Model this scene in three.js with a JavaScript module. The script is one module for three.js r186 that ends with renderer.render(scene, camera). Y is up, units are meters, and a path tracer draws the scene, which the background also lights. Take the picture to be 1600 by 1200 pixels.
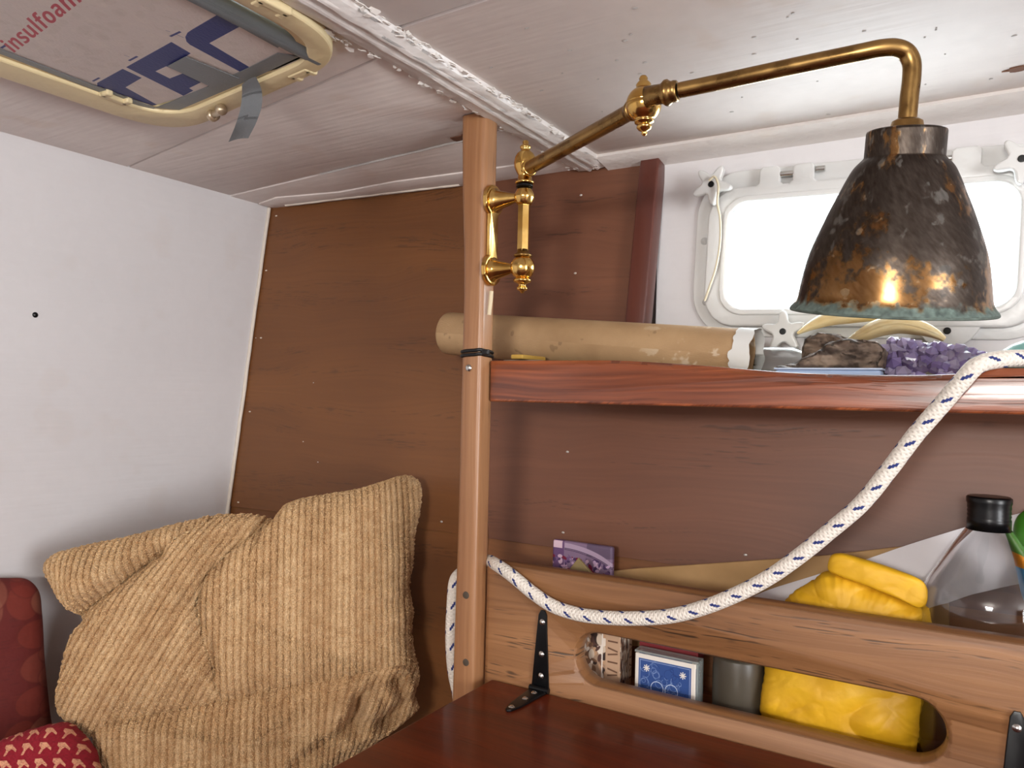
import * as THREE from 'three';
import { mergeGeometries, mergeVertices, toCreasedNormals } from 'three/addons/utils/BufferGeometryUtils.js';
import { RoundedBoxGeometry } from 'three/addons/geometries/RoundedBoxGeometry.js';
import { ConvexGeometry } from 'three/addons/geometries/ConvexGeometry.js';
import { RectAreaLightUniformsLib } from 'three/addons/lights/RectAreaLightUniformsLib.js';

// ------------------------------------------------------------------ camera, sky, light, exposure
const V3 = (x = 0, y = 0, z = 0) => new THREE.Vector3(x, y, z);
const scene = new THREE.Scene();
const EYE = V3(0, 1, 0), FOCAL = 1202;
const RIGHT = V3(0.8501, 0.0242, -0.5262).normalize(), BACK = V3(0.5265, -0.0139, 0.8501).normalize();
const UP = V3().crossVectors(BACK, RIGHT).normalize();
RIGHT.crossVectors(UP, BACK).normalize();
const camera = new THREE.PerspectiveCamera(2 * Math.atan(600 / FOCAL) * 180 / Math.PI, 4 / 3, 0.02, 60);
camera.position.copy(EYE);
camera.quaternion.setFromRotationMatrix(new THREE.Matrix4().makeBasis(RIGHT, UP, BACK));
camera.updateMatrixWorld();
const renderer = new THREE.WebGLRenderer({ antialias: true });
renderer.toneMapping = THREE.LinearToneMapping;
renderer.toneMappingExposure = 1.5;
renderer.shadowMap.enabled = true;
RectAreaLightUniformsLib.init();
scene.background = new THREE.Color(2.6, 2.9, 3.1);            // even overcast sky
function daylight(name, color, intensity, w, h, at, to) {       // daylight through one opening; the aft one is an added fill
  const l = new THREE.RectAreaLight(color, intensity, w, h);
  l.name = name; l.position.copy(at); l.lookAt(to); scene.add(l); return l;
}
daylight('window_daylight', new THREE.Color(0.84, 0.95, 1.0), 8, 0.26, 0.11, V3(-0.114, 1.156, -0.905), V3(-0.114, 1.156, 0));
daylight('opposite_window_daylight', new THREE.Color(1.0, 0.97, 0.92), 75, 0.28, 0.13, V3(0.06, 1.155, 1.015), V3(0.06, 1.155, 0));
daylight('added_companionway_fill', new THREE.Color(0.97, 0.97, 0.98), 13, 0.6, 0.62, V3(1.415, 0.92, 0.2), V3(0, 0.92, 0.2));  // added fill light, set in an unseen aft opening

// ------------------------------------------------------------------ helpers
const dirOf = (u, v) => V3().copy(RIGHT).multiplyScalar((u - 800) / FOCAL).addScaledVector(UP, -(v - 600) / FOCAL).addScaledVector(BACK, -1);
const onPlane = (u, v, n, d) => { const r = dirOf(u, v); return V3().copy(EYE).addScaledVector(r, (d - n.dot(EYE)) / n.dot(r)); };
const onX = (u, v, x) => onPlane(u, v, V3(1, 0, 0), x), onY = (u, v, y) => onPlane(u, v, V3(0, 1, 0), y), onZ = (u, v, z) => onPlane(u, v, V3(0, 0, 1), z);
const at = (u, v, depth) => V3().copy(EYE).addScaledVector(dirOf(u, v), depth);

function rng(seed) { let s = seed >>> 0; return () => { s = (s + 0x6d2b79f5) | 0; let t = Math.imul(s ^ (s >>> 15), 1 | s); t = (t + Math.imul(t ^ (t >>> 7), 61 | t)) ^ t; return ((t ^ (t >>> 14)) >>> 0) / 4294967296; }; }
const hash = (x, y, z) => { let h = Math.imul(x | 0, 374761393) ^ Math.imul(y | 0, 668265263) ^ Math.imul(z | 0, 1274126177); h = Math.imul(h ^ (h >>> 13), 1274126177); return ((h ^ (h >>> 16)) >>> 0) / 4294967296; };
const sm = (t) => t * t * (3 - 2 * t), lerp = (a, b, t) => a + (b - a) * t, clamp = (x, a = 0, b = 1) => Math.min(b, Math.max(a, x));
const step = (a, b, x) => sm(clamp((x - a) / (b - a)));
function noise2(x, y, s = 0) { const xi = Math.floor(x), yi = Math.floor(y), u = sm(x - xi), v = sm(y - yi); return lerp(lerp(hash(xi, yi, s), hash(xi + 1, yi, s), u), lerp(hash(xi, yi + 1, s), hash(xi + 1, yi + 1, s), u), v); }
function noise3(x, y, z, s = 0) { const zi = Math.floor(z), w = sm(z - zi); return lerp(noise2(x, y, s + zi * 17), noise2(x, y, s + (zi + 1) * 17), w); }
const fbm = (x, y, s = 0, o = 4) => { let a = 0.5, t = 0, n = 0; for (let i = 0; i < o; i++) { t += a * noise2(x, y, s + i * 7); n += a; a *= 0.5; x *= 2.03; y *= 2.03; } return t / n; };
const fbm3 = (x, y, z, s = 0, o = 4) => { let a = 0.5, t = 0, n = 0; for (let i = 0; i < o; i++) { t += a * noise3(x, y, z, s + i * 7); n += a; a *= 0.5; x *= 2.03; y *= 2.03; z *= 2.03; } return t / n; };

// textures: size in metres is set by repeat (uv are metres)
function dataTex(w, h, fn, srgb, sx, sy, mirror = true) {
  const d = new Uint8Array(w * h * 4), c = [0, 0, 0];
  for (let y = 0; y < h; y++) for (let x = 0; x < w; x++) { fn(x / w, y / h, c); const k = (y * w + x) * 4; d[k] = clamp(c[0], 0, 255); d[k + 1] = clamp(c[1], 0, 255); d[k + 2] = clamp(c[2], 0, 255); d[k + 3] = 255; }
  const t = new THREE.DataTexture(d, w, h); t.magFilter = THREE.LinearFilter; t.minFilter = THREE.LinearFilter;
  t.wrapS = t.wrapT = mirror ? THREE.MirroredRepeatWrapping : THREE.RepeatWrapping;
  if (srgb) t.colorSpace = THREE.SRGBColorSpace;
  t.repeat.set(1 / sx, 1 / sy); t.needsUpdate = true; return t;
}
function canvasTex(cv, sx = 1, sy = 1, srgb = true) {
  const t = new THREE.CanvasTexture(cv); if (srgb) t.colorSpace = THREE.SRGBColorSpace; t.magFilter = THREE.LinearFilter;
  t.wrapS = t.wrapT = THREE.RepeatWrapping; t.repeat.set(1 / sx, 1 / sy); return t;
}
const mix3 = (c, a, b, t) => { for (let i = 0; i < 3; i++) c[i] = lerp(a[i], b[i], t); };
// wood: u runs along the grain
function woodMaps({ dark, light, seed, size = [0.8, 0.4], streak = 1, figure = 0.6, pores = 0.5, w = 1024, h = 512, blotch = 0.25, bands: bf = 60 }) {
  const f = (u, v) => {
    const X = u * size[0], Y = v * size[1];
    const warp = (fbm(X * 4, Y * 9, seed + 3, 3) - 0.5) * 0.03 * figure;
    const bands = fbm(X * 1.6, (Y + warp) * bf, seed, 4);
    const fine = fbm(X * 10, (Y + warp) * 420, seed + 11, 3);
    const bl = fbm(X * 5, Y * 12, seed + 21, 3);
    const p = noise2(X * 55, (Y + warp) * 950, seed + 31) * noise2(X * 9, Y * 70, seed + 33);
    return [bands, fine, bl, p];
  };
  const map = dataTex(w, h, (u, v, c) => {
    const [b, fi, bl, p] = f(u, v);
    mix3(c, dark, light, clamp(0.5 + (b - 0.5) * 1.5 * streak + (fi - 0.5) * 0.7 * streak + (bl - 0.5) * blotch * 2));
    const k = 1 - pores * step(0.5, 0.75, p) * 0.5; c[0] *= k; c[1] *= k; c[2] *= k;
  }, true, ...size);
  const bump = dataTex(w, h, (u, v, c) => { const [b, fi, , p] = f(u, v); c[0] = c[1] = c[2] = 150 + (fi - 0.5) * 120 + (b - 0.5) * 40 - 90 * step(0.5, 0.75, p); }, false, ...size);
  return { map, bumpMap: bump };
}
const std = (o) => new THREE.MeshStandardMaterial(o), phys = (o) => new THREE.MeshPhysicalMaterial(o);

// names, labels
const used = new Map();
const numbered = (n) => { const k = used.get(n) || 0; used.set(n, k + 1); return k ? n + '_' + String(k).padStart(3, '0') : n; };
function mk(name, geo, mat, parent) { const m = new THREE.Mesh(geo, mat); m.name = parent ? name : numbered(name); m.castShadow = m.receiveShadow = true; (parent || scene).add(m); return m; }
function thing(name, label, category, group) { const g = new THREE.Group(); g.name = numbered(name); g.userData = { label, category }; if (group) g.userData.group = group; scene.add(g); return g; }
function struct(name, label, category) { const g = new THREE.Group(); g.name = numbered(name); g.userData = { kind: 'structure', label, category }; scene.add(g); return g; }
function tag(o, label, category, group) { o.userData = { label, category }; if (group) o.userData.group = group; return o; }
function settle(g, base) { g.position.copy(base); for (const c of g.children) c.position.sub(base); return g; }   // children were built in world axes; the group stands at the thing's base

// geometry helpers
function uvBox(geo, turn = false) {
  const p = geo.attributes.position, n = geo.attributes.normal || (geo.computeVertexNormals(), geo.attributes.normal), uv = new Float32Array(p.count * 2);
  for (let i = 0; i < p.count; i++) {
    const a = Math.abs(n.getX(i)), b = Math.abs(n.getY(i)), c = Math.abs(n.getZ(i)); let u, v;
    if (a >= b && a >= c) { u = p.getZ(i); v = p.getY(i); } else if (b >= c) { u = p.getX(i); v = p.getZ(i); } else { u = p.getX(i); v = p.getY(i); }
    uv[i * 2] = turn ? v : u; uv[i * 2 + 1] = turn ? u : v;
  }
  geo.setAttribute('uv', new THREE.BufferAttribute(uv, 2)); return geo;
}
const box = (x0, x1, y0, y1, z0, z1, turn) => uvBox(new THREE.BoxGeometry(x1 - x0, y1 - y0, z1 - z0).translate((x0 + x1) / 2, (y0 + y1) / 2, (z0 + z1) / 2), turn);
const rbox = (x0, x1, y0, y1, z0, z1, r = 0.004, turn) => uvBox(new RoundedBoxGeometry(x1 - x0, y1 - y0, z1 - z0, 3, r).translate((x0 + x1) / 2, (y0 + y1) / 2, (z0 + z1) / 2), turn);
const lathe = (pts, seg = 40) => new THREE.LatheGeometry(pts.map(([r, y]) => new THREE.Vector2(Math.max(r, 1e-5), y)), seg);
function align(geo, from, dir) { return geo.applyQuaternion(new THREE.Quaternion().setFromUnitVectors(V3(0, 1, 0), V3().copy(dir).normalize())).translate(from.x, from.y, from.z); }
const tube = (pts, r, n = 80, seg = 14, closed = false) => new THREE.TubeGeometry(new THREE.CatmullRomCurve3(pts, closed, 'centripetal'), n, r, seg, closed);
function rod(a, b, r, seg = 20) { const d = V3().subVectors(b, a), L = d.length(); return align(new THREE.CylinderGeometry(r, r, L, seg).translate(0, L / 2, 0), a, d); }
function roundRect(s, x, y, w, h, r) { s.moveTo(x + r, y); s.lineTo(x + w - r, y); s.absarc(x + w - r, y + r, r, -Math.PI / 2, 0); s.lineTo(x + w, y + h - r); s.absarc(x + w - r, y + h - r, r, 0, Math.PI / 2); s.lineTo(x + r, y + h); s.absarc(x + r, y + h - r, r, Math.PI / 2, Math.PI); s.lineTo(x, y + r); s.absarc(x + r, y + r, r, Math.PI, 1.5 * Math.PI); return s; }
function roundPoly(pts, r, cls = THREE.Shape) {                   // polygon with rounded corners
  const s = new cls(), n = pts.length;
  for (let i = 0; i < n; i++) {
    const p = new THREE.Vector2(...pts[i]), a = new THREE.Vector2(...pts[(i + n - 1) % n]), b = new THREE.Vector2(...pts[(i + 1) % n]);
    const ra = Math.min(r, p.distanceTo(a) * 0.45), rb = Math.min(r, p.distanceTo(b) * 0.45);
    const q = p.clone().add(a.sub(p).setLength(ra)), t = p.clone().add(b.sub(p).setLength(rb));
    i ? s.lineTo(q.x, q.y) : s.moveTo(q.x, q.y); s.quadraticCurveTo(p.x, p.y, t.x, t.y);
  }
  s.closePath(); return s;
}
const poly = (pts) => new THREE.Shape(pts.map((p) => new THREE.Vector2(...p)));
const extrude = (shape, depth, bevel = 0, seg = 2, curve = 12) => new THREE.ExtrudeGeometry(shape, { depth: depth - 2 * bevel, bevelEnabled: bevel > 0, bevelThickness: bevel, bevelSize: bevel, bevelOffset: -bevel, bevelSegments: seg, curveSegments: curve }).translate(0, 0, bevel);
// a shape drawn in (x, z), extruded upwards from y0
const extrudeUp = (shape, y0, depth, bevel, seg, curve) => uvBox(toCreasedNormals(extrude(shape, depth, bevel, seg, curve).rotateX(Math.PI / 2).translate(0, y0 + depth, 0), 0.5));
const flat = (g) => toCreasedNormals(g, 0.6);

// ------------------------------------------------------------------ materials
const plainNoise = dataTex(256, 256, (u, v, c) => { c[0] = c[1] = c[2] = 255 * fbm(u * 40, v * 40, 5, 4); }, false, 0.2, 0.2);
function paintMap(base, seed, amt, w = 512) { return dataTex(w, w, (u, v, c) => { const n = fbm(u * 5, v * 5, seed, 4) - 0.5, f = fbm(u * 60, v * 60, seed + 9, 2) - 0.5, s = step(0.66, 0.8, fbm(u * 14, v * 14, seed + 40, 3)); for (let i = 0; i < 3; i++) c[i] = base[i] + n * amt * 1.6 + f * amt * 0.5 - s * amt * (0.3 + i * 0.25); }, true, 0.7, 0.7); }
const paintBump = dataTex(512, 512, (u, v, c) => { c[0] = c[1] = c[2] = 128 + 110 * (fbm(u * 7, v * 90, 71, 3) - 0.5) + 90 * (fbm(u * 14, v * 14, 72, 3) - 0.5); }, false, 0.5, 0.5);
const M = {};
M.wallWhite = std({ map: paintMap([211, 208, 209], 1, 5), bumpMap: paintBump, bumpScale: 0.0009, roughness: 0.45 });
M.ceilWhite = std({ map: paintMap([224, 214, 209], 2, 12), bumpMap: paintBump, bumpScale: 0.0009, roughness: 0.6 });
M.beamWhite = std({ map: paintMap([222, 216, 212], 3, 10), bumpMap: plainNoise, bumpScale: 0.0006, roughness: 0.38 });
M.flake = std({ color: 0xe2dcd6, roughness: 0.5, side: THREE.DoubleSide });
M.bare = std({ color: 0x6b4632, roughness: 0.8 });
M.portWhite = std({ color: 0xd6d6d4, roughness: 0.34, bumpMap: plainNoise, bumpScale: 0.0003 });
M.caulk = std({ color: 0xd9cfc2, roughness: 0.6 });
const plyL = woodMaps({ dark: [96, 56, 24], light: [128, 80, 38], seed: 100, size: [1.0, 0.5], streak: 0.38, figure: 1.6, pores: 0.35, bands: 22 });
const plyR = woodMaps({ dark: [88, 51, 33], light: [122, 76, 52], seed: 140, size: [1.0, 0.5], streak: 0.45, figure: 1.6, pores: 0.4, bands: 26 });
M.plyL = phys({ ...plyL, bumpScale: 0.0003, roughness: 0.5, clearcoat: 0.15, clearcoatRoughness: 0.45 });
M.plyR = phys({ ...plyR, bumpScale: 0.0003, roughness: 0.5, clearcoat: 0.15, clearcoatRoughness: 0.45 });
const plyO = woodMaps({ dark: [112, 68, 36], light: [150, 98, 58], seed: 160, size: [1.0, 0.5], streak: 0.6, pores: 0.3, w: 512, h: 256 });
M.plyO = phys({ ...plyO, bumpScale: 0.0002, roughness: 0.5 });
const mahog = woodMaps({ dark: [86, 38, 18], light: [160, 86, 48], seed: 200, size: [0.6, 0.15], streak: 1.15, figure: 0.9, pores: 0.4 });
M.mahog = phys({ ...mahog, bumpScale: 0.0004, roughness: 0.35, clearcoat: 0.7, clearcoatRoughness: 0.16 });
const mahogD = woodMaps({ dark: [74, 32, 23], light: [98, 47, 33], seed: 220, size: [0.5, 0.2], streak: 0.6, pores: 0.4, w: 512, h: 256 });
M.trim = phys({ ...mahogD, bumpScale: 0.0003, roughness: 0.4, clearcoat: 0.3, clearcoatRoughness: 0.3 });
const postW = woodMaps({ dark: [136, 90, 55], light: [184, 138, 98], seed: 240, size: [0.5, 0.12], streak: 0.6, figure: 0.7, pores: 0.5 });
M.post = phys({ ...postW, bumpScale: 0.0003, roughness: 0.42, clearcoat: 0.3, clearcoatRoughness: 0.3 });
const plankW = woodMaps({ dark: [112, 73, 42], light: [158, 112, 72], seed: 260, size: [0.5, 0.16], streak: 0.75, figure: 0.9, pores: 1.0 });
M.plank = phys({ ...plankW, bumpScale: 0.0004, roughness: 0.48, clearcoat: 0.25, clearcoatRoughness: 0.4 });
const tableW = woodMaps({ dark: [72, 21, 4], light: [112, 40, 9], seed: 280, size: [0.8, 0.4], streak: 0.7, figure: 1.2, pores: 0.3 });
M.table = phys({ ...tableW, bumpScale: 0.00015, roughness: 0.42, specularIntensity: 0.5, clearcoat: 0.3, clearcoatRoughness: 0.14 });
M.chrome = std({ color: 0xcfcfcc, metalness: 1, roughness: 0.22 });
M.black = std({ color: 0x0c0d0f, roughness: 0.32, metalness: 0.3 });
M.blackPlastic = std({ color: 0x0d0d0e, roughness: 0.45 });
M.pin = std({ color: 0xd8d2cc, metalness: 0.6, roughness: 0.35 });
const patina = (seed, a, b, k) => ({
  map: dataTex(512, 512, (u, v, c) => { const n = fbm(u * 9, v * 9, seed, 5); mix3(c, a, b, step(0.5 - k, 0.5 + k, n)); }, true, 0.12, 0.12),
  roughnessMap: dataTex(256, 256, (u, v, c) => { c[0] = c[1] = c[2] = 255 * (0.35 + 0.65 * fbm(u * 9, v * 9, seed, 5)); }, false, 0.12, 0.12),
});
M.brass = std({ ...patina(310, [204, 160, 86], [228, 190, 116], 0.3), metalness: 1, roughness: 0.27 });
M.brassOld = std({ ...patina(320, [128, 100, 60], [168, 134, 82], 0.3), metalness: 1, roughness: 0.45 });
// shade: tarnished bronze, patchily bright towards the lip, verdigris on the lip; v runs from lip (0) to neck (1), u round it
{
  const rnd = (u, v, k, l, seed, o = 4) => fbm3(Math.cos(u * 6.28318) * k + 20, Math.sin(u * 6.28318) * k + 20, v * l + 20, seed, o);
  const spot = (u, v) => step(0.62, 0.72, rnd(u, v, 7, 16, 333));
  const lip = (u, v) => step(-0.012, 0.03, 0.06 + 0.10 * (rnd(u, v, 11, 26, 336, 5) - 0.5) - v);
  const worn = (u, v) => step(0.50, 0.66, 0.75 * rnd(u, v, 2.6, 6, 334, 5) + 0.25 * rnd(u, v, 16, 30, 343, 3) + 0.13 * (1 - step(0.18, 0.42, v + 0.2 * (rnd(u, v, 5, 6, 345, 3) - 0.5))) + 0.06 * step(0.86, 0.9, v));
  const w = 1024, h = 512;
  M.shade = std({
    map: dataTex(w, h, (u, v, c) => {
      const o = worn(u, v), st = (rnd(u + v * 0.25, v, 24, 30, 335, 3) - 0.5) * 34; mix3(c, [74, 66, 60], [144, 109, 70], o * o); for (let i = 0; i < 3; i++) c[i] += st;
      const s = spot(u, v) * 0.22, l = lip(u, v), g = 0.65 + 0.7 * rnd(u, v, 20, 40, 337, 3);
      mix3(c, c.slice(), [132, 140, 138], s); mix3(c, c.slice(), [92 * g, 106 * g, 100 * g], l);
    }, true, 1, 1, false),
    metalnessMap: dataTex(w, h, (u, v, c) => { c[0] = c[1] = c[2] = 255 * (1 - 0.5 * spot(u, v)) * (1 - 0.95 * lip(u, v)); }, false, 1, 1, false),
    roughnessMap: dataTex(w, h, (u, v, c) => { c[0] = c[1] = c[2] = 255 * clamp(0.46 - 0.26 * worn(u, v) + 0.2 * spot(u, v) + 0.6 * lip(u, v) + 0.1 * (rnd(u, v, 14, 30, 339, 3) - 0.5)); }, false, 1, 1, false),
    metalness: 1, roughness: 1,
  });
  M.verdigris = std({ map: dataTex(512, 256, (u, v, c) => mix3(c, [58, 66, 60], [112, 128, 120], rnd(u, v, 10, 20, 341)), true, 1, 1, false), roughness: 0.85, bumpMap: plainNoise, bumpScale: 0.0008 });
}
M.cream = std({ color: 0xddcba0, roughness: 0.5, bumpMap: plainNoise, bumpScale: 0.0003 });
const tapeBump = dataTex(256, 256, (u, v, c) => { c[0] = c[1] = c[2] = 128 + 60 * Math.sin(u * 400) * Math.sin(v * 400) + 120 * (fbm(u * 6, v * 6, 51, 3) - 0.5); }, false, 0.1, 0.1);
M.tape = phys({ color: 0x74787b, roughness: 0.36, metalness: 0.25, bumpMap: tapeBump, bumpScale: 0.0007, side: THREE.DoubleSide });
M.pane = phys({ color: 0xffffff, roughness: 0.02, transmission: 1, thickness: 0, ior: 1.45 });
M.rock = std({ map: dataTex(256, 256, (u, v, c) => mix3(c, [70, 56, 46], [142, 122, 104], step(0.3, 0.75, fbm(u * 10 + v * 3, v * 26, 61, 5))), true, 0.12, 0.12), bumpMap: plainNoise, bumpScale: 0.002, roughness: 0.75 });

// ------------------------------------------------------------------ large structure
const CEIL = 1.2885, WALL_X = -0.97, FRONT = -0.658, WIN_Z = -0.865;
const hullZ = (x, y) => -0.858 - 0.131 * (y - 1.28) + (x < -0.6 ? 0.032 * (-0.6 - x) / 0.37 : 0);
const DECK = struct('added_bounce_deck', 'pale side deck outside the window, out of view, added to bounce light onto the ceiling', 'deck');  // unseen reflector surface, added to throw light up at the ceiling
mk('bounce_deck_plank', box(-1.2, 1.6, 0.98, 1.02, -1.6, -0.905), M.portWhite, DECK);

const wl = struct('wall_left', 'off-white painted end wall left of the corner with one dark screw', 'wall');
mk('wall_board', box(-1.0, WALL_X, 0.1, 1.31, -0.95, 1.05), M.wallWhite, wl);
{
  const s = onX(55, 492, WALL_X);
  mk('screw', lathe([[0, 0.002], [0.002, 0.0018], [0.0032, 0.0006], [0.0034, 0]], 14).rotateZ(-Math.PI / 2).translate(s.x, s.y, s.z), M.black, wl);
  const bead = []; for (let i = 0; i <= 40; i++) { const y = 1.285 - i * 0.014; bead.push(V3(WALL_X + 0.001 + 0.0012 * noise2(i * 0.8, 3, 9), y, hullZ(-0.97, y) + 0.0035)); }
  mk('paint_bead', tube(bead, 0.0028, 120, 8), M.caulk, wl);
}
// hull side: sheets of ply that lean outwards
function sheet(x0, x1, y0, y1, off, nx = 30, ny = 20, thick = 0.006) {
  const g = new THREE.BoxGeometry(1, 1, 1, nx, ny, 1), p = g.attributes.position;
  const edge = (e, y) => (typeof e === 'number' ? e : e(y));
  for (let i = 0; i < p.count; i++) { const y = lerp(y0, y1, p.getY(i) + 0.5), x = lerp(edge(x0, y), edge(x1, y), p.getX(i) + 0.5); p.setXYZ(i, x, y, hullZ(x, y) + off - (p.getZ(i) < 0 ? thick : 0)); }
  g.computeVertexNormals(); return uvBox(g);
}
const wb = struct('wall_back', 'brown varnished plywood lining of the hull side behind post and shelf', 'wall');
const joint = (k) => (y) => -0.5245 + k - 0.165 * (y - 0.83);           // the butt joint of the sheets
mk('panel', sheet(-0.975, joint(-0.0004), 0.822, 1.2875, 0), M.plyL, wb);
mk('panel', sheet(joint(0.0004), -0.338, 1.0, 1.2875, 0, 8, 8), M.plyR, wb);
mk('panel', sheet(joint(0.0004), 0.9, 0.822, 1.0, 0), M.plyR, wb);
mk('panel', sheet(-0.975, -0.5245, 0.1, 0.8212, -0.003), M.plyL, wb);
mk('panel', sheet(-0.524, 0.9, 0.1, 0.8212, -0.003), M.plyO, wb);
mk('hull_skin', box(-1.0, -0.337, 0.05, 1.31, -0.93, -0.885), M.wallWhite, wb);
mk('hull_skin', box(-0.337, 1.5, 0.05, 0.99, -0.93, -0.868), M.wallWhite, wb);
for (const [u, v] of [[887, 706], [880, 832], [690, 815], [1165, 867], [490, 598], [400, 528], [474, 690], [497, 722], [908, 305], [899, 427]]) {
  let p = onZ(u, v, -0.82); for (let k = 0; k < 4; k++) p = onZ(u, v, hullZ(p.x, p.y)); const s = u < 600 ? 0.6 : 1;
  mk('nail_head', new THREE.SphereGeometry(0.0017 * s, 8, 6).scale(1.2, 0.8, 0.5).translate(p.x, p.y, p.z + 0.0004), M.pin, wb);
}
for (const [u, v] of [[430, 338], [414, 423], [405, 528], [386, 643], [365, 785]]) { const q = onZ(u, v, -0.80), p = onZ(u, v, hullZ(q.x, q.y)); mk('nail_head', new THREE.SphereGeometry(0.0016, 8, 6).scale(1.6, 0.7, 0.5).translate(p.x + 0.004, p.y, hullZ(p.x + 0.004, p.y) + 0.0003), M.caulk, wb); }

// ceiling boards with real joints between them
const ceiling = struct('ceiling', 'off-white painted ceiling of wide boards with cracked joints and a hatch opening', 'ceiling');
const seam1 = (x) => -0.498 + (x + 0.449) * 0.178, seam3 = (x) => -0.71 + (x + 0.53) * 0.093;
const HATCH = [[-0.735, -0.489], [-0.455, -0.4465], [-0.455, 0.05], [-0.735, 0.02]];
{
  const hole = roundPoly(HATCH, 0.05, THREE.Path);
  const A = poly([[-0.975, 1.05], [-0.975, seam1(-0.975) + 0.0012], [-0.43, seam1(-0.43) + 0.0012], [-0.43, 1.05]]); A.holes.push(hole);
  mk('board', extrudeUp(A, CEIL, 0.012, 0.0012), M.ceilWhite, ceiling);
  mk('board', extrudeUp(poly([[-0.975, seam1(-0.975) - 0.0012], [-0.975, seam3(-0.975) + 0.0008], [-0.43, seam3(-0.43) + 0.0008], [-0.43, seam1(-0.43) - 0.0012]]), CEIL, 0.012, 0.0012), M.ceilWhite, ceiling);
  mk('board', extrudeUp(poly([[-0.975, seam3(-0.975) - 0.0008], [-0.975, -0.87], [-0.43, -0.87], [-0.43, seam3(-0.43) - 0.0008]]), CEIL - 0.0012, 0.012, 0.0012), M.ceilWhite, ceiling);
  mk('board', extrudeUp(poly([[-0.41, 1.05], [-0.41, -0.4615], [1.45, -0.40], [1.45, 1.05]]), CEIL - 0.001, 0.012, 0.0016), M.ceilWhite, ceiling);
  mk('board', extrudeUp(poly([[-0.41, -0.4668], [-0.41, -0.87], [1.45, -0.87], [1.45, -0.4035]]), CEIL, 0.012, 0.0012), M.ceilWhite, ceiling);
  const back = poly([[-1.0, 1.05], [-1.0, -0.93], [1.5, -0.93], [1.5, 1.05]]); back.holes.push(roundPoly(HATCH, 0.05, THREE.Path));
  mk('deck_head', extrudeUp(back, CEIL + 0.0125, 0.03, 0), M.bare, ceiling);
}
// beam batten along the ceiling
{
  const b = struct('trim_1', 'white painted moulded batten running along the ceiling with flaking paint', 'trim');
  const y = CEIL, prof = [[-0.441, y], [-0.441, y - 0.005], [-0.4395, y - 0.0072], [-0.4275, y - 0.0080], [-0.4258, y - 0.0094], [-0.4238, y - 0.0099], [-0.4218, y - 0.0092], [-0.4205, y - 0.0078], [-0.4155, y - 0.0076], [-0.4142, y - 0.0088], [-0.4128, y - 0.0091], [-0.4113, y - 0.0086], [-0.410, y - 0.0073], [-0.402, y - 0.0066], [-0.400, y - 0.0048], [-0.400, y]];
  const g = new THREE.ExtrudeGeometry(poly(prof), { depth: 1.9, bevelEnabled: false, steps: 200 }).translate(0, 0, -0.855), p = g.attributes.position;
  for (let i = 0; i < p.count; i++) { const z = p.getZ(i), yy = p.getY(i); if (yy < y - 0.001) p.setXYZ(i, p.getX(i) + 0.0012 * (noise2(z * 60, yy * 900, 4) - 0.5), yy + 0.0008 * (noise2(z * 90, p.getX(i) * 900, 6) - 0.5), z); }
  g.computeVertexNormals(); mk('batten', uvBox(toCreasedNormals(g, 0.9)), M.beamWhite, b);
  // flakes of lifted paint along both edges
  const r = rng(7), fl = [];
  const flake = (x, yy, z, s) => { const n = 6, sh = []; for (let k = 0; k < n; k++) { const a = k / n * 6.283, q = s * (0.5 + 0.8 * r()); sh.push([Math.cos(a) * q, Math.sin(a) * q * 0.6]); } fl.push(extrude(poly(sh), 0.0005).rotateX(Math.PI / 2 + (r() - 0.5) * 1.2).rotateY(Math.PI / 2 + (r() - 0.5)).rotateZ((r() - 0.5) * 0.8).translate(x, yy, z)); };
  for (let i = 0; i < 120; i++) flake(-0.4415 + (r() - 0.6) * 0.006, y - 0.0015 - r() * 0.006, -0.46 - r() * 0.32, 0.0022 + r() * 0.003);
  for (let i = 0; i < 110; i++) flake(-0.3995 + (r() - 0.35) * 0.006, y - 0.001 - r() * 0.006, -0.40 - r() * 0.36, 0.0018 + r() * 0.003);
  for (let i = 0; i < 24; i++) flake(-0.42 + (r() - 0.5) * 0.05, y - 0.004 - r() * 0.006, -0.82 - r() * 0.03, 0.002 + r() * 0.003);
  for (let i = 0; i < 26; i++) flake(-0.449 + (r() - 0.7) * 0.012, y - 0.002 - r() * 0.003, -0.425 - r() * 0.05, 0.0015 + r() * 0.003);
  const f = mk('paint_flakes', mergeGeometries(fl), M.flake, b); f.userData = { kind: 'stuff' };
}
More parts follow.
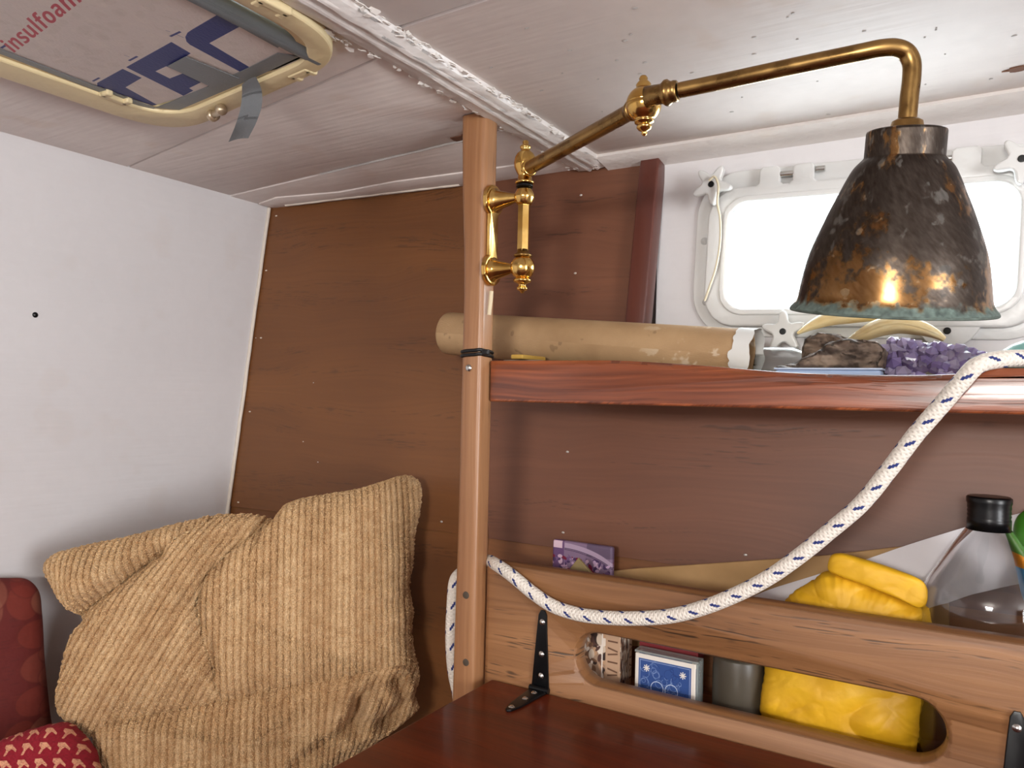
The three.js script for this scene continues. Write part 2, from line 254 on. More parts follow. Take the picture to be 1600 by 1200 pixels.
{ // bare patches where the paint has come off; one dark patch drawn for the gap round the post
  const patch = (u, v, su, sv, seed) => {
    const r = rng(seed), c = onY(u, v, CEIL - 0.0008), sh = []; for (let k = 0; k < 14; k++) { const a = k / 14 * 6.283, q = 0.6 + 0.7 * r(); sh.push([c.x + Math.cos(a) * su * q, c.z + Math.sin(a) * sv * q]); }
    mk('bare_and_gap_patch', extrudeUp(poly(sh), CEIL - 0.0012, 0.001, 0), M.bare, ceiling);
  };
  patch(737, 214, 0.024, 0.018, 12); patch(598, 46, 0.010, 0.004, 5); patch(545, 6, 0.010, 0.008, 6); patch(628, 50, 0.003, 0.006, 8); patch(1592, 108, 0.010, 0.005, 9);  // the first is the dark gap at the post top, painted as a patch
  const r = rng(44), fl = [];                       // specks and drips on the right-hand boards
  for (let i = 0; i < 55; i++) { const u = 760 + r() * 840, v = 10 + r() * 230; if (v > 265 - (u - 760) * 0.12) continue; const c = onY(u, v, CEIL - 0.0004); fl.push(new THREE.SphereGeometry(1, 6, 4).scale(0.0008 + r() * 0.0018, 0.0004, 0.0006 + r() * 0.0006).rotateY(r() * 0.6 - 0.2).translate(c.x, c.y, c.z)); }
  mk('paint_drips', mergeGeometries(fl), M.beamWhite, ceiling).userData = { kind: 'stuff' };
}
{ // cover strip over the top of the ply, left of the window; ridges of old paint
  const t = struct('trim_2', 'flat white painted strip along the ceiling above the plywood lining', 'trim');
  const pts = [[-0.965, -0.80], [-0.91, -0.786], [-0.80, -0.806], [-0.69, -0.800], [-0.60, -0.806], [-0.44, -0.815], [-0.44, -0.868], [-0.965, -0.84]];
  mk('strip', extrudeUp(poly(pts), CEIL - 0.0032, 0.0032, 0.001), M.ceilWhite, t);
  const ridge = []; for (let i = 0; i <= 20; i++) { const x = -0.76 + i * 0.0125; ridge.push(V3(x, CEIL - 0.0012, seam3(x) + 0.001 + 0.001 * (noise2(i, 2, 5) - 0.5))); }
  mk('paint_ridge', tube(ridge, 0.0014, 80, 8), M.beamWhite, t);
  const r2 = []; for (let i = 0; i <= 24; i++) { const x = -0.93 + i * 0.013; r2.push(V3(x, CEIL - 0.0035 + 0.0008 * noise2(i, 7, 2), hullZ(x, 1.28) + 0.006 + 0.002 * noise2(i * 0.9, 1, 3))); }
  mk('paint_ridge', tube(r2, 0.002, 100, 8), M.caulk, t);
  const t3 = struct('trim_3', 'slim white painted moulding between ceiling and window wall', 'trim');
  const prof = poly([[-0.826, CEIL], [-0.824, CEIL - 0.004], [-0.828, CEIL - 0.0062], [-0.846, CEIL - 0.0085], [-0.866, CEIL - 0.012], [-0.868, CEIL]]);
  const g = new THREE.ExtrudeGeometry(prof, { depth: 1.9, bevelEnabled: false }).rotateY(-Math.PI / 2).translate(1.5, 0, 0);
  mk('moulding', uvBox(toCreasedNormals(g, 0.4)), M.beamWhite, t3);
}
{ // window wall with a real opening
  const w = struct('wall_window', 'white painted cabin side round the window', 'wall');
  const s = poly([[-0.337, 0.985], [1.5, 0.985], [1.5, 1.31], [-0.337, 1.31]]);
  const c = new THREE.Vector2(-0.114, 1.156), rot = -0.032, hole = new THREE.Path(), tmp = roundRect(new THREE.Path(), -0.14, -0.063, 0.28, 0.126, 0.024).getPoints(10).map((p) => p.rotateAround(new THREE.Vector2(), rot).add(c));
  hole.setFromPoints(tmp); s.holes.push(hole);
  mk('wall_board', uvBox(flat(new THREE.ExtrudeGeometry(s, { depth: 0.03, bevelEnabled: false }).translate(0, 0, WIN_Z - 0.03))), M.wallWhite, w);
  const t = struct('trim_4', 'upright red-brown varnished trim at the edge of the plywood beside the window', 'trim');
  const g = new RoundedBoxGeometry(1, 1, 1, 2, 0.08), p = g.attributes.position;
  for (let i = 0; i < p.count; i++) { const y = lerp(1.0, 1.284, p.getY(i) + 0.5), x = lerp(-0.3555, -0.3315, p.getX(i) + 0.5) + 0.022 * (y - 1.18) * 0.9; p.setXYZ(i, x, y, hullZ(x, y) + (p.getZ(i) > 0 ? 0.013 : -0.012) * Math.min(1, Math.abs(p.getZ(i)) * 2)); }
  g.computeVertexNormals(); mk('trim_board', uvBox(toCreasedNormals(g, 0.6), true), M.trim, t);
}
// the rest of the cabin, behind and beside the camera
{
  const f = struct('floor', 'dark varnished cabin floor', 'floor'); mk('floor_board', box(-1.0, 1.5, 0.04, 0.1, -0.93, 1.05), M.table, f);
  const op = struct('wall_opposite', 'white cabin side behind the camera with one window', 'wall');
  const s = poly([[-1.0, 0.05], [1.5, 0.05], [1.5, 1.32], [-1.0, 1.32]]); s.holes.push(roundRect(new THREE.Path(), -0.09, 1.085, 0.30, 0.14, 0.024));
  mk('wall_board', uvBox(flat(new THREE.ExtrudeGeometry(s, { depth: 0.03, bevelEnabled: false }).translate(0, 0, 1.02))), M.wallWhite, op);
  const aft = struct('wall_right', 'varnished bulkhead with a companionway opening added for the fill light', 'wall');  // unseen bulkhead; its opening is added for overall fill
  const a = poly([[-1.05, 0.05], [0.95, 0.05], [0.95, 1.32], [-1.05, 1.32]]); a.holes.push(roundRect(new THREE.Path(), -0.52, 0.6, 0.64, 0.65, 0.03));
  mk('bulkhead', uvBox(flat(new THREE.ExtrudeGeometry(a, { depth: 0.03, bevelEnabled: false }).rotateY(Math.PI / 2).translate(1.42, 0, 0))), M.plyO, aft);
}

// ------------------------------------------------------------------ the window fitting
{
  const C = V3(-0.114, 1.156, WIN_Z), ROT = -0.032;
  const w = struct('window_1', 'white framed oblong cabin window with screw-down knobs', 'window');
  const ring = (ow, oh, or, iw, ih, ir, depth, bev, dx = 0, dy = 0) => { const s = roundRect(new THREE.Shape(), -ow / 2 + dx, -oh / 2 + dy, ow, oh, or); s.holes.push(roundRect(new THREE.Path(), -iw / 2, -ih / 2, iw, ih, ir)); return flat(extrude(s, depth, bev, 3, 16)); };
  const put = (g) => g.rotateZ(ROT).translate(C.x, C.y, C.z);
  mk('flange', put(ring(0.352, 0.186, 0.05, 0.286, 0.13, 0.026, 0.004, 0.0012, 0, 0.004).translate(0, 0, -0.0005)), M.portWhite, w);
  // sash ring with hinge lugs along the top and dog lugs
  const s = new THREE.Shape(), hw = 0.160, hb = -0.078, ht = 0.076;
  { const r = 0.035; s.moveTo(-hw + r, hb); s.lineTo(hw - r, hb); s.absarc(hw - r, hb + r, r, -Math.PI / 2, 0); s.lineTo(hw, ht - r); s.absarc(hw - r, ht - r, r, 0, Math.PI / 2);
    for (const [c0, c1] of [[0.103, 0.078], [0.062, 0.04], [-0.048, -0.070], [-0.083, -0.105]]) { s.lineTo(c0 + 0.003, ht); s.lineTo(c0, ht + 0.003); s.lineTo(c0, ht + 0.017); s.lineTo(c0 - 0.003, ht + 0.020); s.lineTo(c1 + 0.003, ht + 0.020); s.lineTo(c1, ht + 0.017); s.lineTo(c1, ht + 0.003); s.lineTo(c1 - 0.003, ht); }
    s.lineTo(-hw + r, ht); s.absarc(-hw + r, ht - r, r, Math.PI / 2, Math.PI); s.lineTo(-hw, hb + r); s.absarc(-hw + r, hb + r, r, Math.PI, 1.5 * Math.PI); }
  s.holes.push(roundRect(new THREE.Path(), -0.138, -0.061, 0.276, 0.122, 0.022));
  mk('sash', put(flat(extrude(s, 0.0085, 0.002, 3, 14)).translate(0, 0, 0.0045)), M.portWhite, w);
  mk('glazing_bead', put(ring(0.286, 0.132, 0.027, 0.272, 0.118, 0.021, 0.006, 0.002).translate(0, 0, 0.0095)), M.portWhite, w);
  mk('sleeve', put(ring(0.279, 0.125, 0.0235, 0.268, 0.114, 0.02, 0.032, 0).translate(0, 0, -0.033)), M.portWhite, w);
  mk('pane', put(new THREE.ExtrudeGeometry(roundRect(new THREE.Shape(), -0.139, -0.062, 0.278, 0.124, 0.023), { depth: 0.001, bevelEnabled: false }).translate(0, 0, 0.007)), M.pane, w);
  for (const x of [-0.0765, 0.070]) mk('hinge_pin', put(rod(V3(x - 0.008, ht + 0.011, 0.009), V3(x + 0.008, ht + 0.011, 0.009), 0.0032)), M.chrome, w);
  mk('hinge_pin', put(rod(V3(-0.047, ht + 0.013, 0.009), V3(-0.038, ht + 0.013, 0.009), 0.0032)), M.chrome, w);
  for (const [x, y] of [[-0.1655, 0.02], [-0.092, 0.085], [0.005, 0.086], [-0.16, -0.05]]) mk('screw', put(lathe([[0, 0.0016], [0.003, 0.0012], [0.0045, 0]], 16).rotateX(Math.PI / 2).translate(x, y, 0.0035)), M.portWhite, w);
  // star knobs
  const star = new THREE.Shape(), N = 160; for (let i = 0; i <= N; i++) { const a = i / N * Math.PI * 2, k = 0.5 + 0.5 * Math.cos(5 * a), r = 0.0115 + 0.0112 * Math.pow(k, 1.5); i ? star.lineTo(Math.cos(a) * r, Math.sin(a) * r) : star.moveTo(r, 0); }
  const knobG = flat(extrude(star, 0.009, 0.0024, 3));
  const boss = lathe([[0, 0.0005], [0.0024, 0.0005], [0.0034, 0.0005], [0.0034, 0]], 18).rotateX(Math.PI / 2).translate(0, 0, 0.009), stem = new THREE.CylinderGeometry(0.005, 0.006, 0.016, 16).rotateX(Math.PI / 2).translate(0, 0, -0.008);
  const knob = (u, v, turn) => { const p = onZ(u, v, WIN_Z + 0.02); const k = mk('knob', mergeGeometries([knobG.clone().toNonIndexed(), stem.clone().toNonIndexed()].map((g) => { g.deleteAttribute('uv'); return g; })), M.portWhite, w); k.position.set(p.x, p.y, WIN_Z + 0.02); k.rotation.z = turn; mk('knob_bore', boss, M.black, k); };
  knob(1115, 291, 1.02); knob(1226, 519, 0.35); knob(1596, 252, 0.9);
  const p = onZ(1480, 517, WIN_Z + 0.012), lug = new THREE.Shape(); lug.moveTo(-0.03, 0.012); lug.bezierCurveTo(-0.022, -0.004, -0.02, -0.016, 0, -0.016); lug.bezierCurveTo(0.02, -0.016, 0.022, -0.004, 0.034, 0.012);
  mk('dog_lug', flat(extrude(lug, 0.007, 0.0018, 2)).translate(p.x, p.y, WIN_Z + 0.005), M.portWhite, w);
  mk('lug_bore', boss.clone().translate(p.x, p.y, WIN_Z + 0.0035), M.black, w);
  // cord hanging over the left-hand knob
  const z = WIN_Z + 0.033, cp = [[1108, 282, 0], [1116, 276, 0.001], [1122, 288, 0.001], [1121, 318, 0.001], [1125, 340, 0], [1125, 380, -0.004], [1118, 420, -0.006], [1108, 450, -0.008], [1101, 470, -0.01]].map(([u, v, d]) => onZ(u, v, z + d));
  const cord = tag(mk('cord', tube(cp, 0.0014, 90, 8), std({ color: 0xd9cfb4, roughness: 0.8 })), 'thin cream cord hanging down from a white star knob left of the window', 'cord');
}

// ------------------------------------------------------------------ hatch with insulation board
{
  const RY = 1.277, h = thing('ceiling_hatch', 'cream plastic hatch frame with rounded corners let into the ceiling', 'hatch');
  const out = roundPoly([[-0.769, -0.522], [-0.441, -0.466], [-0.441, 0.08], [-0.769, 0.05]], 0.075), inn = [[-0.728, -0.487], [-0.463, -0.450], [-0.463, 0.05], [-0.728, 0.02]];
  out.holes.push(roundPoly(inn, 0.055, THREE.Path));
  mk('frame', extrudeUp(out, RY, CEIL - RY - 0.0005, 0.003, 3, 16), M.cream, h);
  const wellS = roundPoly([[-0.7345, -0.4885], [-0.4555, -0.4472], [-0.4555, 0.05], [-0.7345, 0.02]], 0.05); wellS.holes.push(roundPoly(inn.map(([x, z]) => [x - Math.sign(x + 0.6) * 0.006, z + (z < 0 ? 0.007 : -0.007)]), 0.05, THREE.Path));
  mk('well', extrudeUp(wellS, RY + 0.004, 0.055, 0, 1, 16), M.cream, h);
  const clip = (u, v, a) => { const p = onY(u, v, RY); const g = mergeGeometries([rbox(-0.014, 0.014, 0, 0.008, -0.004, 0.004, 0.002), rbox(-0.014, -0.007, 0, 0.006, -0.010, 0.002, 0.002), rbox(0.007, 0.014, 0, 0.006, -0.010, 0.002, 0.002)]); mk('clip', g.rotateY(a).translate(p.x, RY - 0.001, p.z), M.cream, h); };
  clip(178, 156, -1.5); clip(468, 116, -0.15); clip(428, 12, 1.5);
  const p = onY(340, 168, RY), latch = mergeGeometries([rod(V3(-0.012, 0, -0.004), V3(0.012, -0.002, 0.004), 0.0035), align(lathe([[0, 0], [0.006, 0], [0.006, 0.006], [0.004, 0.008], [0, 0.008]], 16), V3(-0.01, 0, -0.004), V3(-1, 0, -0.3)), align(lathe([[0, 0], [0.0055, 0], [0.0055, 0.005], [0, 0.007]], 16), V3(0.008, -0.001, 0.003), V3(1, -0.1, 0.3))].map((g) => g.toNonIndexed()));
  mk('latch_bolt', latch.translate(p.x, RY - 0.004, p.z), std({ color: 0xb9a68c, metalness: 0.7, roughness: 0.35 }), h);
  settle(h, V3(-0.6, RY, -0.24));

  // insulation board, printed, held in with tape
  const BY = 1.281, x0 = -0.719, x1 = -0.492, z0 = -0.462, z1 = 0.03, b = thing('insulation_board', 'printed white insulation board edged with grey tape in the ceiling hatch', 'board');
  const S = 4000, W = Math.round((x1 - x0) * S), H = Math.round((z1 - z0) * S), cv = document.createElement('canvas'); cv.width = W; cv.height = H;
  const g = cv.getContext('2d'), q = ([u, v]) => { const a = onY(u, v, BY); return [(a.x - x0) * S, (a.z - z0) * S]; };
  g.fillStyle = '#cfc3bd'; g.fillRect(0, 0, W, H);
  const r = rng(3); for (let i = 0; i < 900; i++) { g.fillStyle = r() < 0.5 ? 'rgba(225,215,205,0.10)' : 'rgba(150,135,128,0.08)'; g.beginPath(); g.ellipse(r() * W, r() * H, 4 + r() * 40, 3 + r() * 20, r() * 3, 0, 7); g.fill(); }
  const area = (pts, c) => { g.fillStyle = c; g.beginPath(); pts.forEach((p, i) => { const [x, y] = q(p); i ? g.lineTo(x, y) : g.moveTo(x, y); }); g.closePath(); g.fill(); };
  const blue = '#27306f', bg = '#cfc3bd';
  area([[152, 129.5], [191.6, 107.6], [221.4, 121.6], [196, 136.5], [246, 164], [238, 172], [152, 134]], blue);
  area([[197, 105], [267.8, 65.6], [297.9, 83.3], [285, 92], [340, 122], [286.6, 149.6]], blue);
  area([[242.8, 111.4], [259.6, 103.5], [285.5, 114.8], [265.3, 122.6]], bg); area([[295.6, 137.7], [317, 127.1], [332, 134], [305.8, 144]], bg);
  area([[340.6, 22.5], [300, 46.3], [293, 51], [289.5, 58], [291.5, 65], [297, 70], [377.8, 113.6], [391.3, 105.8], [327, 67.5], [374.4, 41.6]], blue);
  const line = (a, c, w, col) => { g.strokeStyle = col; g.lineWidth = w; g.beginPath(); g.moveTo(...q(a)); g.lineTo(...q(c)); g.stroke(); };
  for (const [a, c] of [[[266, 57], [282, 49.5]], [[201.5, 95], [214.6, 88]], [[145, 127], [155.5, 121.5]], [[2, 75], [10, 70]]]) line(a, c, 8, blue);
  for (const [a, c] of [[[259, 47.5], [266, 50]], [[276, 54], [287, 59]], [[194, 86], [202, 89]]]) line(a, c, 2.5, '#6c6f92');
  { // red wording, set square to the board's slanting print
    const [ax, ay] = q([24.5, 82]), [bx, by] = q([129.5, 2]), [cx, cy] = q([2, 64.5]);
    g.save(); const L = Math.hypot(bx - ax, by - ay), e = [(bx - ax) / L, (by - ay) / L]; g.setTransform(e[0], e[1], cx - ax, cy - ay, ax, ay);
    g.fillStyle = '#b23a48'; g.font = 'bold 10px sans-serif'; const tw = g.measureText('insulfoam').width; g.setTransform(e[0] * L * 1.04 / tw, e[1] * L * 1.04 / tw, (ax - cx) / 7.3, (ay - cy) / 7.3, ax - e[0] * 0.03 * L, ay - e[1] * 0.03 * L); g.fillText('insulfoam.', 0, 0); g.restore();
  }
  const t = canvasTex(cv); t.flipY = false;
  const geo = new RoundedBoxGeometry(x1 - x0, 0.03, z1 - z0, 2, 0.003).translate((x0 + x1) / 2, BY + 0.015, (z0 + z1) / 2), pp = geo.attributes.position, uv = geo.attributes.uv;
  for (let i = 0; i < pp.count; i++) uv.setXY(i, (pp.getX(i) - x0) / (x1 - x0), (pp.getZ(i) - z0) / (z1 - z0));
  mk('foam_sheet', geo, std({ map: t, roughness: 0.5, bumpMap: plainNoise, bumpScale: 0.0003 }), b);
  const strip = (pts, lift, th = 0.0006) => extrudeUp(poly(pts.map(([u, v]) => { const a = onY(u, v, BY - lift); return [a.x, a.z]; })), BY - lift - th, th, 0);
  mk('tape', strip([[243, 168], [280, 171], [395, 122], [467, 88], [434, 82], [389, 105], [329, 133]], 0.0003), M.tape, b);
  mk('tape', strip([[262, 103], [290, 88], [374, 122], [330, 135]], 0.001), M.tape, b);
  { // thick folded tape along the right-hand edge
    const pts = []; for (let i = 0; i <= 24; i++) { const z = lerp(z0 - 0.002, z1, i / 24); pts.push(V3(x1 + 0.003 + 0.0015 * noise2(i * 0.7, 4, 8), BY + 0.004, z)); }
    const tg = tube(pts, 0.0105, 90, 16), p = tg.attributes.position; for (let i = 0; i < p.count; i++) p.setXYZ(i, p.getX(i) + 0.0016 * (fbm(p.getZ(i) * 40, p.getY(i) * 200, 3) - 0.5), BY + 0.004 + (p.getY(i) - BY - 0.004) * 0.8, p.getZ(i)); tg.computeVertexNormals();
    mk('tape', tg, M.tape, b);
    mk('tape', strip([[300, 0], [340, 22], [434, 74], [445, 62], [330, 0]], 0.0007), M.tape, b);
    mk('tape', strip([[-60, 52], [0, 76], [160, 138], [243, 168], [236, 171], [150, 141], [-60, 60]], 0.0005), M.tape, b);
  }
  { // loose end hanging down
    const L = [[378, 132, 0], [378, 150, 0.004], [375, 172, 0.012], [368, 195, 0.02], [357, 222, 0.026]], R = [[400, 120, 0], [409, 142, 0.004], [409, 165, 0.012], [401, 190, 0.02], [388, 216, 0.026]], rows = 24, cl = new THREE.CatmullRomCurve3(L.map(([u, v, d]) => onY(u, v, BY - 0.0055 - d * 1.2))), cr = new THREE.CatmullRomCurve3(R.map(([u, v, d]) => onY(u, v, BY - 0.0055 - d * 1.2)));
    const pos = [], idx = []; for (let i = 0; i <= rows; i++) for (let j = 0; j <= 6; j++) { const a = cl.getPoint(i / rows).lerp(cr.getPoint(i / rows), j / 6); pos.push(a.x, a.y + 0.0012 * Math.sin(j / 6 * 3.14), a.z); if (i < rows && j < 6) { const k = i * 7 + j; idx.push(k, k + 1, k + 7, k + 1, k + 8, k + 7); } }
    const tg = new THREE.BufferGeometry(); tg.setAttribute('position', new THREE.Float32BufferAttribute(pos, 3)); tg.setIndex(idx); tg.computeVertexNormals(); uvBox(tg); mk('tape', tg, M.tape, b);
  }
  settle(b, V3(-0.6, BY, -0.2));
}

// ------------------------------------------------------------------ post
{
  const post = thing('post', 'upright varnished light-brown wooden post from table edge to ceiling', 'post');
  const hwAt = (y) => { const k = [[0.6, 0.0138], [0.74, 0.0134], [0.86, 0.0126], [1.10, 0.0124], [1.15, 0.0132], [1.20, 0.0148], [1.25, 0.0158], [1.30, 0.0164]]; for (let i = 1; i < k.length; i++) if (y <= k[i][0]) return lerp(k[i - 1][1], k[i][1], (y - k[i - 1][0]) / (k[i][0] - k[i - 1][0])); return 0.016; };
  const rows = 140, cols = 40, pos = [], uv = [], idx = [];
  for (let j = 0; j <= rows; j++) {
    const y = lerp(0.62, 1.2875, j / rows), hw = hwAt(y), hd = 0.0125, rgt = -0.4355 - 0.004 * (y - 0.9), cx = rgt - hw, cz = -0.6545 - 0.004 * (y - 0.9);
    let per = 0, lx, lz;
    for (let i = 0; i <= cols; i++) {
      const a = i / cols * Math.PI * 2, c = Math.cos(a), s = Math.sin(a), e = 0.42, x = cx + hw * Math.sign(c) * Math.pow(Math.abs(c), e), z = cz + hd * Math.sign(s) * Math.pow(Math.abs(s), e);
      if (i) per += Math.hypot(x - lx, z - lz); lx = x; lz = z; pos.push(x, y, z); uv.push(y, per);
      if (j < rows && i < cols) { const k = j * (cols + 1) + i; idx.push(k, k + cols + 1, k + 1, k + 1, k + cols + 1, k + cols + 2); }
    }
  }
  const g = new THREE.BufferGeometry(); g.setAttribute('position', new THREE.Float32BufferAttribute(pos, 3)); g.setAttribute('uv', new THREE.Float32BufferAttribute(uv, 2)); g.setIndex(idx); g.computeVertexNormals();
  mk('shaft', g, M.post, post);
  const zf = -0.6415, sc = onZ(732, 575, zf);
  mk('screw', lathe([[0, 0.0016], [0.002, 0.0014], [0.0034, 0.0004], [0.0036, 0]], 18).rotateX(Math.PI / 2).translate(sc.x, sc.y, zf), M.chrome, post);
  for (const [u, v] of [[728, 930], [728, 1035]]) { const p = onZ(u, v, zf); mk('plug', lathe([[0, 0.0009], [0.0034, 0.0009], [0.0038, 0]], 18).rotateX(Math.PI / 2).translate(p.x, p.y, zf - 0.0002), std({ color: 0x4a3f33, roughness: 0.7 }), post); }
  settle(post, V3(-0.449, 0.62, -0.655));
  const tie = thing('cable_tie', 'black plastic cable tie wound twice round the post', 'cable tie'), y = onZ(742, 551, -0.641).y;
  for (const dy of [-0.0021, 0.0021]) { const pts = []; for (let i = 0; i < 40; i++) { const a = i / 40 * 6.2832, c = Math.cos(a), s = Math.sin(a); pts.push(V3(-0.4487 + 0.0130 * Math.sign(c) * Math.pow(Math.abs(c), 0.45), y + dy + 0.001 * Math.sin(a * 2), -0.655 + 0.0131 * Math.sign(s) * Math.pow(Math.abs(s), 0.45))); } mk('band', tube(pts, 0.0019, 120, 8, true), M.blackPlastic, tie); }
  mk('tail', rbox(-0.438, -0.428, y - 0.002, y + 0.0035, -0.648, -0.644, 0.0012), M.blackPlastic, tie);
  settle(tie, V3(-0.449, y, -0.655));
}

// ------------------------------------------------------------------ shelf, slotted board, table, hinges
{
  const sh = thing('shelf', 'red-brown varnished shelf with a curved raised front edge below the window', 'shelf');
  mk('shelf_board', rbox(-0.434, 0.9, 0.998, 1.012, -0.862, -0.668, 0.002), M.trim, sh);
  const s = new THREE.Shape(); s.moveTo(-0.435, 0.9925); s.lineTo(0.9, 0.998); s.lineTo(0.9, 1.034); s.splineThru([[0.3, 1.034], [0.02, 1.0262], [-0.018, 1.0235], [-0.061, 1.0222], [-0.131, 1.0235], [-0.175, 1.0265], [-0.211, 1.0295], [-0.287, 1.034], [-0.336, 1.0345], [-0.435, 1.0345]].map((p) => new THREE.Vector2(...p))); s.lineTo(-0.435, 0.9925);
  mk('fiddle', uvBox(toCreasedNormals(extrude(s, 0.017, 0.0045, 4, 40).translate(0, 0, -0.674), 0.9)), M.mahog, sh);
  settle(sh, V3(-0.2, 0.998, -0.74));

  const pl = thing('slotted_board', 'varnished light-brown board with a long rounded slot hinged to the table', 'board');
  const p = new THREE.Shape(); p.moveTo(-0.4345, 0.700); p.lineTo(0.9, 0.700); p.lineTo(0.9, 0.84); p.lineTo(-0.4345, 0.8295); p.lineTo(-0.4345, 0.700);
  p.holes.push(roundRect(new THREE.Path(), -0.3295, 0.7315, 0.3065, 0.0465, 0.0232));
  mk('board', uvBox(toCreasedNormals(extrude(p, 0.024, 0.0065, 5, 24).translate(0, 0, -0.682), 0.9)), M.plank, pl);
  settle(pl, V3(-0.2, 0.70, -0.67));

  const tb = thing('table', 'dark red-brown glossy wooden table top in front of the slotted board', 'table');
  mk('tabletop', rbox(-0.4225, 0.9, 0.693, 0.713, -0.6565, -0.08, 0.003), M.table, tb);
  settle(tb, V3(0, 0.693, -0.4));

  const hinge = thing('strap_hinge', 'black strap hinge joining table and slotted board near the post', 'hinge', 'black strap hinges');
  const X = -0.366, up = poly([[X - 0.0095, 0.7165], [X + 0.0095, 0.7165], [X + 0.0062, 0.770], [X + 0.0055, 0.787], [X + 0.003, 0.7915], [X - 0.001, 0.7915], [X - 0.0035, 0.787], [X - 0.0052, 0.770]]);
  const leafUp = mk('leaf', flat(extrude(up, 0.0022, 0.0006).translate(0, 0, -0.6579)), M.black, hinge);
  const dn = poly([[X - 0.0095, -0.6525], [X + 0.0095, -0.6525], [X + 0.0062, -0.612], [X + 0.003, -0.598], [X, -0.5955], [X - 0.003, -0.598], [X - 0.0062, -0.612]]);
  const leafDown = mk('leaf', extrudeUp(dn, 0.7131, 0.0022, 0.0006), M.black, hinge);
  mk('barrel', rod(V3(X - 0.0105, 0.7155, -0.6545), V3(X + 0.0105, 0.7155, -0.6545), 0.0028), M.black, hinge);
  const head = lathe([[0, 0.0016], [0.0015, 0.0014], [0.003, 0.0002], [0.003, 0]], 16);
  for (const y of [0.728, 0.749, 0.780]) mk('screw', head.clone().rotateX(Math.PI / 2).translate(X + 0.0008, y, -0.6558), M.chrome, leafUp);
  for (const z of [-0.645, -0.628, -0.604]) mk('screw', head.clone().translate(X, 0.7152, z), M.chrome, leafDown);
  settle(hinge, V3(X, 0.713, -0.656));
  const h2 = hinge.clone(); h2.name = numbered('strap_hinge'); h2.position.set(0.0195, 0.706, -0.656); h2.userData = { label: 'black strap hinge at the right end of the slotted board, cut by the picture edge', category: 'hinge', group: 'black strap hinges' }; scene.add(h2);
}

